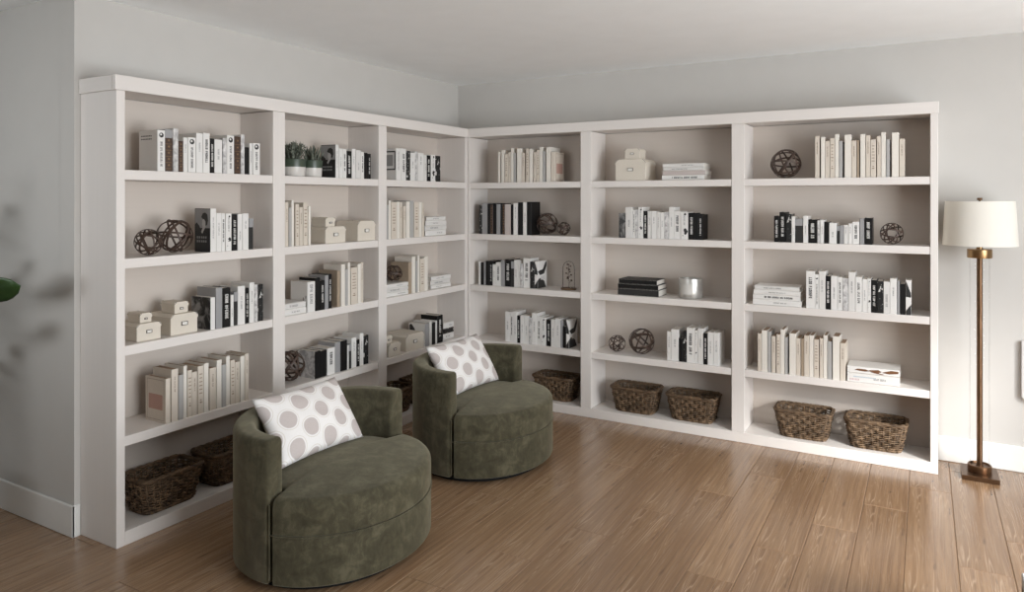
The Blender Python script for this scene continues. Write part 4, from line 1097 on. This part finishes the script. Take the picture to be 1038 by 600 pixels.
p2 = p1.copy(); col.objects.link(p2); pose_pillow(p2, (1.030, -1.325, .407), (.850, -1.317, .688), (.055, 1, 0))
tag(p2, 'white pillow with taupe dots on the farther green chair', 'pillow', 'dotted pillows on the green chairs')

# ------------------------------------------------------------------ floor lamp
t = empty('floor_lamp', (3.731, -.19, 0))
box('base_plate', -.09, .09, -.107, .107, 0, .026, BRONZE, t, .002)
lathe('base_collar', [(0, .026), (.058, .026), (.060, .030), (.060, .064), (.056, .069), (.052, .069), (.050, .060), (.018, .060), (.018, .066), (0, .066)], BRONZE, t, 48)
lathe('stem', [(0, .064), (.0150, .064), (.0150, 1.30), (0, 1.30)], BRONZE, t, 24)
lathe('glass_sleeve', [(.0505, .0615), (.0505, 1.25), (.0480, 1.25), (.0480, .0615)], GLASS, t, 48)
lathe('top_collar', [(0.0155, 1.25), (.060, 1.25), (.062, 1.253), (.062, 1.297), (.059, 1.300), (.0155, 1.300)], BRASS, t, 48)
lathe('socket', [(0, 1.300), (.016, 1.300), (.016, 1.318), (.010, 1.325), (.010, 1.40), (.004, 1.405), (.004, 1.573), (0, 1.573)], BRASS, t, 24)
bm = bmesh.new(); n = 64
z0, z1, r0, r1 = 1.322, 1.574, .185, .171
add_lathe(bm, [(r0, z0), (r1, z1), (r1-.003, z1), (r0-.003, z0), (r0, z0)], n)
sh = from_bm('lamp_shade', bm, SHADE, t, True, 40)
bm = bmesh.new()
for k in range(3):
    a = k*2*PI/3+.4; add_tube(bm, [(0, 0, 1.569), ((r1-.004)*math.cos(a), (r1-.004)*math.sin(a), 1.569)], .002, 6)
from_bm('shade_spider', bm, BRASS, sh, True)
lathe('finial', [(0, 1.573), (.006, 1.573), (.006, 1.580), (.0135, 1.581), (.0135, 1.594), (0, 1.595)], BRONZE, t, 24)
tag(t, 'tall floor lamp with cream drum shade and brown metal stem', 'lamp')

# ------------------------------------------------------------------ things at the edges of the view
t = empty('wall_panel', (4.30, 0, .42))
bm = bmesh.new(); prof = [(-.356, .345), (-.356, .022), (-.334, .0), (.30, .0), (.30, .345)]
a = [bm.verts.new((x, -.030, z)) for x, z in prof]; b = [bm.verts.new((x, -.001, z)) for x, z in prof]
bm.faces.new(a); bm.faces.new(b[::-1])
for i in range(len(prof)): bm.faces.new((a[i], b[i], b[(i+1) % len(prof)], a[(i+1) % len(prof)]))
from_bm('panel_body', bm, GREYCAB, t)
box('dark_inset', -.30, .25, -.033, -.029, .05, .30, DARKTOP, t, .001)
tag(t, 'flat grey panel on the back wall cut off by the right picture edge', 'wall panel')
t = empty('coffee_table', (4.15, -2.66, 0))
box('table_top', -.425, .55, -.40, .346, .362, .40, GREYCAB, t, .003)
for x in (-.40, .525):
    for y in (-.375, .321):
        box('leg', x-.025, x+.025, y-.025, y+.025, 0, .362, DWOOD, t, .003)
bm = bmesh.new(); add_box(bm, -.40, .525, -.385, -.365, .30, .362); add_box(bm, -.40, .525, .311, .331, .30, .362)
add_box(bm, -.41, -.39, -.375, .321, .30, .362); add_box(bm, .515, .535, -.375, .321, .30, .362)
from_bm('apron', bm, DWOOD, t)
tag(t, 'low brown wooden table cut off by the lower right picture corner', 'table')

t = empty('fiddle_leaf_fig', (-.46, -3.62, 0))
lathe('pot', [(0, 0), (.13, 0), (.16, .27), (.165, .28), (.15, .28), (.145, .25), (0, .25)], POT_W, t, 40)
bm = bmesh.new(); add_tube(bm, [(0, 0, .24), (.02, .01, .6), (-.01, .02, 1.0), (.01, 0, 1.35), (0, .02, 1.6)], [.016, .014, .012, .009, .006], 10)
from_bm('trunk', bm, STEM, t, True)
def leaf(base, tip, wid, droop, roll):
    bm = bmesh.new(); B, Tp = Vector(base), Vector(tip)
    L = (Tp-B).length; d = (Tp-B).normalized(); s = d.cross(Vector((0, 0, 1))).normalized(); nn = s.cross(d)
    s2 = s*math.cos(roll) + nn*math.sin(roll); n2 = -s*math.sin(roll) + nn*math.cos(roll)
    nu, nv = 14, 8; G = []
    prof = [0.02, .10, .36, .55, .62, .64, .68, .76, .86, .95, 1.0, .98, .86, .58, .0]
    for i in range(nu+1):
        u = i/nu; row = []
        for j in range(nv+1):
            v = j/nv*2-1
            p = B + d*(L*u) + s2*(wid/2*prof[i]*v) + n2*(.012*abs(v)*prof[i] - droop*u*u + .006*math.sin(u*14)*v*v)
            row.append(bm.verts.new(p))
        G.append(row)
    for i in range(nu):
        for j in range(nv): bm.faces.new((G[i][j], G[i+1][j], G[i+1][j+1], G[i][j+1]))
    bmesh.ops.remove_doubles(bm, verts=bm.verts, dist=.0005)
    o = from_bm('leaf', bm, LEAF, t, True)
    so = o.modifiers.new('thick', 'SOLIDIFY'); so.thickness = .0015
    return o
leaf((0.02, .01, 1.12), (.499, .17, 1.205), .125, .0, 1.15)
leaf((0.0, .02, .92), (.335, .17, 1.012), .10, .03, 1.0)
for i in range(13):
    a = 2.4*i + 1.0; z = .55 + i*.085
    if math.cos(a) > .35: a += PI
    leaf((.01, .01, z), (.01+.30*math.cos(a), .01+.24*math.sin(a), z+.10), .15, .05, .2)
tag(t, 'potted plant with large green leaves at the left picture edge', 'potted plant')

# ------------------------------------------------------------------ light, sky, camera
w = bpy.data.worlds.new('World'); sc.world = w; w.use_nodes = True
w.node_tree.nodes['Background'].inputs[0].default_value = (.86, .93, 1.0, 1)
w.node_tree.nodes['Background'].inputs[1].default_value = SKY
def area(name, loc, rot, sx, sy, power, colr, spread=PI):
    l = bpy.data.lights.new(name, 'AREA'); l.shape = 'RECTANGLE'; l.size = sx; l.size_y = sy; l.energy = power; l.color = colr; l.spread = spread
    o = bpy.data.objects.new(name, l); col.objects.link(o); o.location = loc; o.rotation_euler = rot
    return o
area('window_daylight', (XR_WALL+.02, (WY0+WY1)/2, (WZ0+WZ1)/2), (0, PI/2, 0), WZ1-WZ0, WY1-WY0, P_SIDE, (.945, .975, 1.0))
area('rear_window_daylight', ((FX0+FX1)/2, Y_FRONT-.02, (FZ0+FZ1)/2), (PI/2, 0, 0), FX1-FX0, FZ1-FZ0, P_REAR, (.95, .98, 1.0), math.radians(46))

sun = bpy.data.lights.new('sun', 'SUN'); sun.energy = P_SUN; sun.angle = math.radians(11); sun.color = (1.0, .975, .94)
so_ = bpy.data.objects.new('sun', sun); col.objects.link(so_); so_.location = (9, -5, 6)
_dir = Vector((-.77*math.cos(SUN_ELEV), .63*math.cos(SUN_ELEV), -math.sin(SUN_ELEV)))
so_.rotation_euler = _dir.to_track_quat('-Z', 'Y').to_euler()
cam = bpy.data.cameras.new('camera'); co = bpy.data.objects.new('camera', cam); col.objects.link(co)
cam.sensor_width = 36; cam.lens = 728.55/1038*36
cam.shift_y = -(300-202.74)/1038
co.location = (3.4596, -5.097, 1.5812); co.rotation_euler = (PI/2, 0, .5216)
cam.clip_start = .02
sc.camera = co
sc.view_settings.view_transform = 'Standard'; sc.view_settings.look = 'None'
sc.view_settings.exposure = EXPOSURE; sc.view_settings.gamma = 1; sc.view_settings.use_curve_mapping = False
sc.cycles.use_denoising = True
sc.cycles.max_bounces = 12; sc.cycles.diffuse_bounces = 8; sc.cycles.transparent_max_bounces = 16
sc.cycles.caustics_reflective = False; sc.cycles.caustics_refractive = False
sc.cycles.sample_clamp_indirect = 8
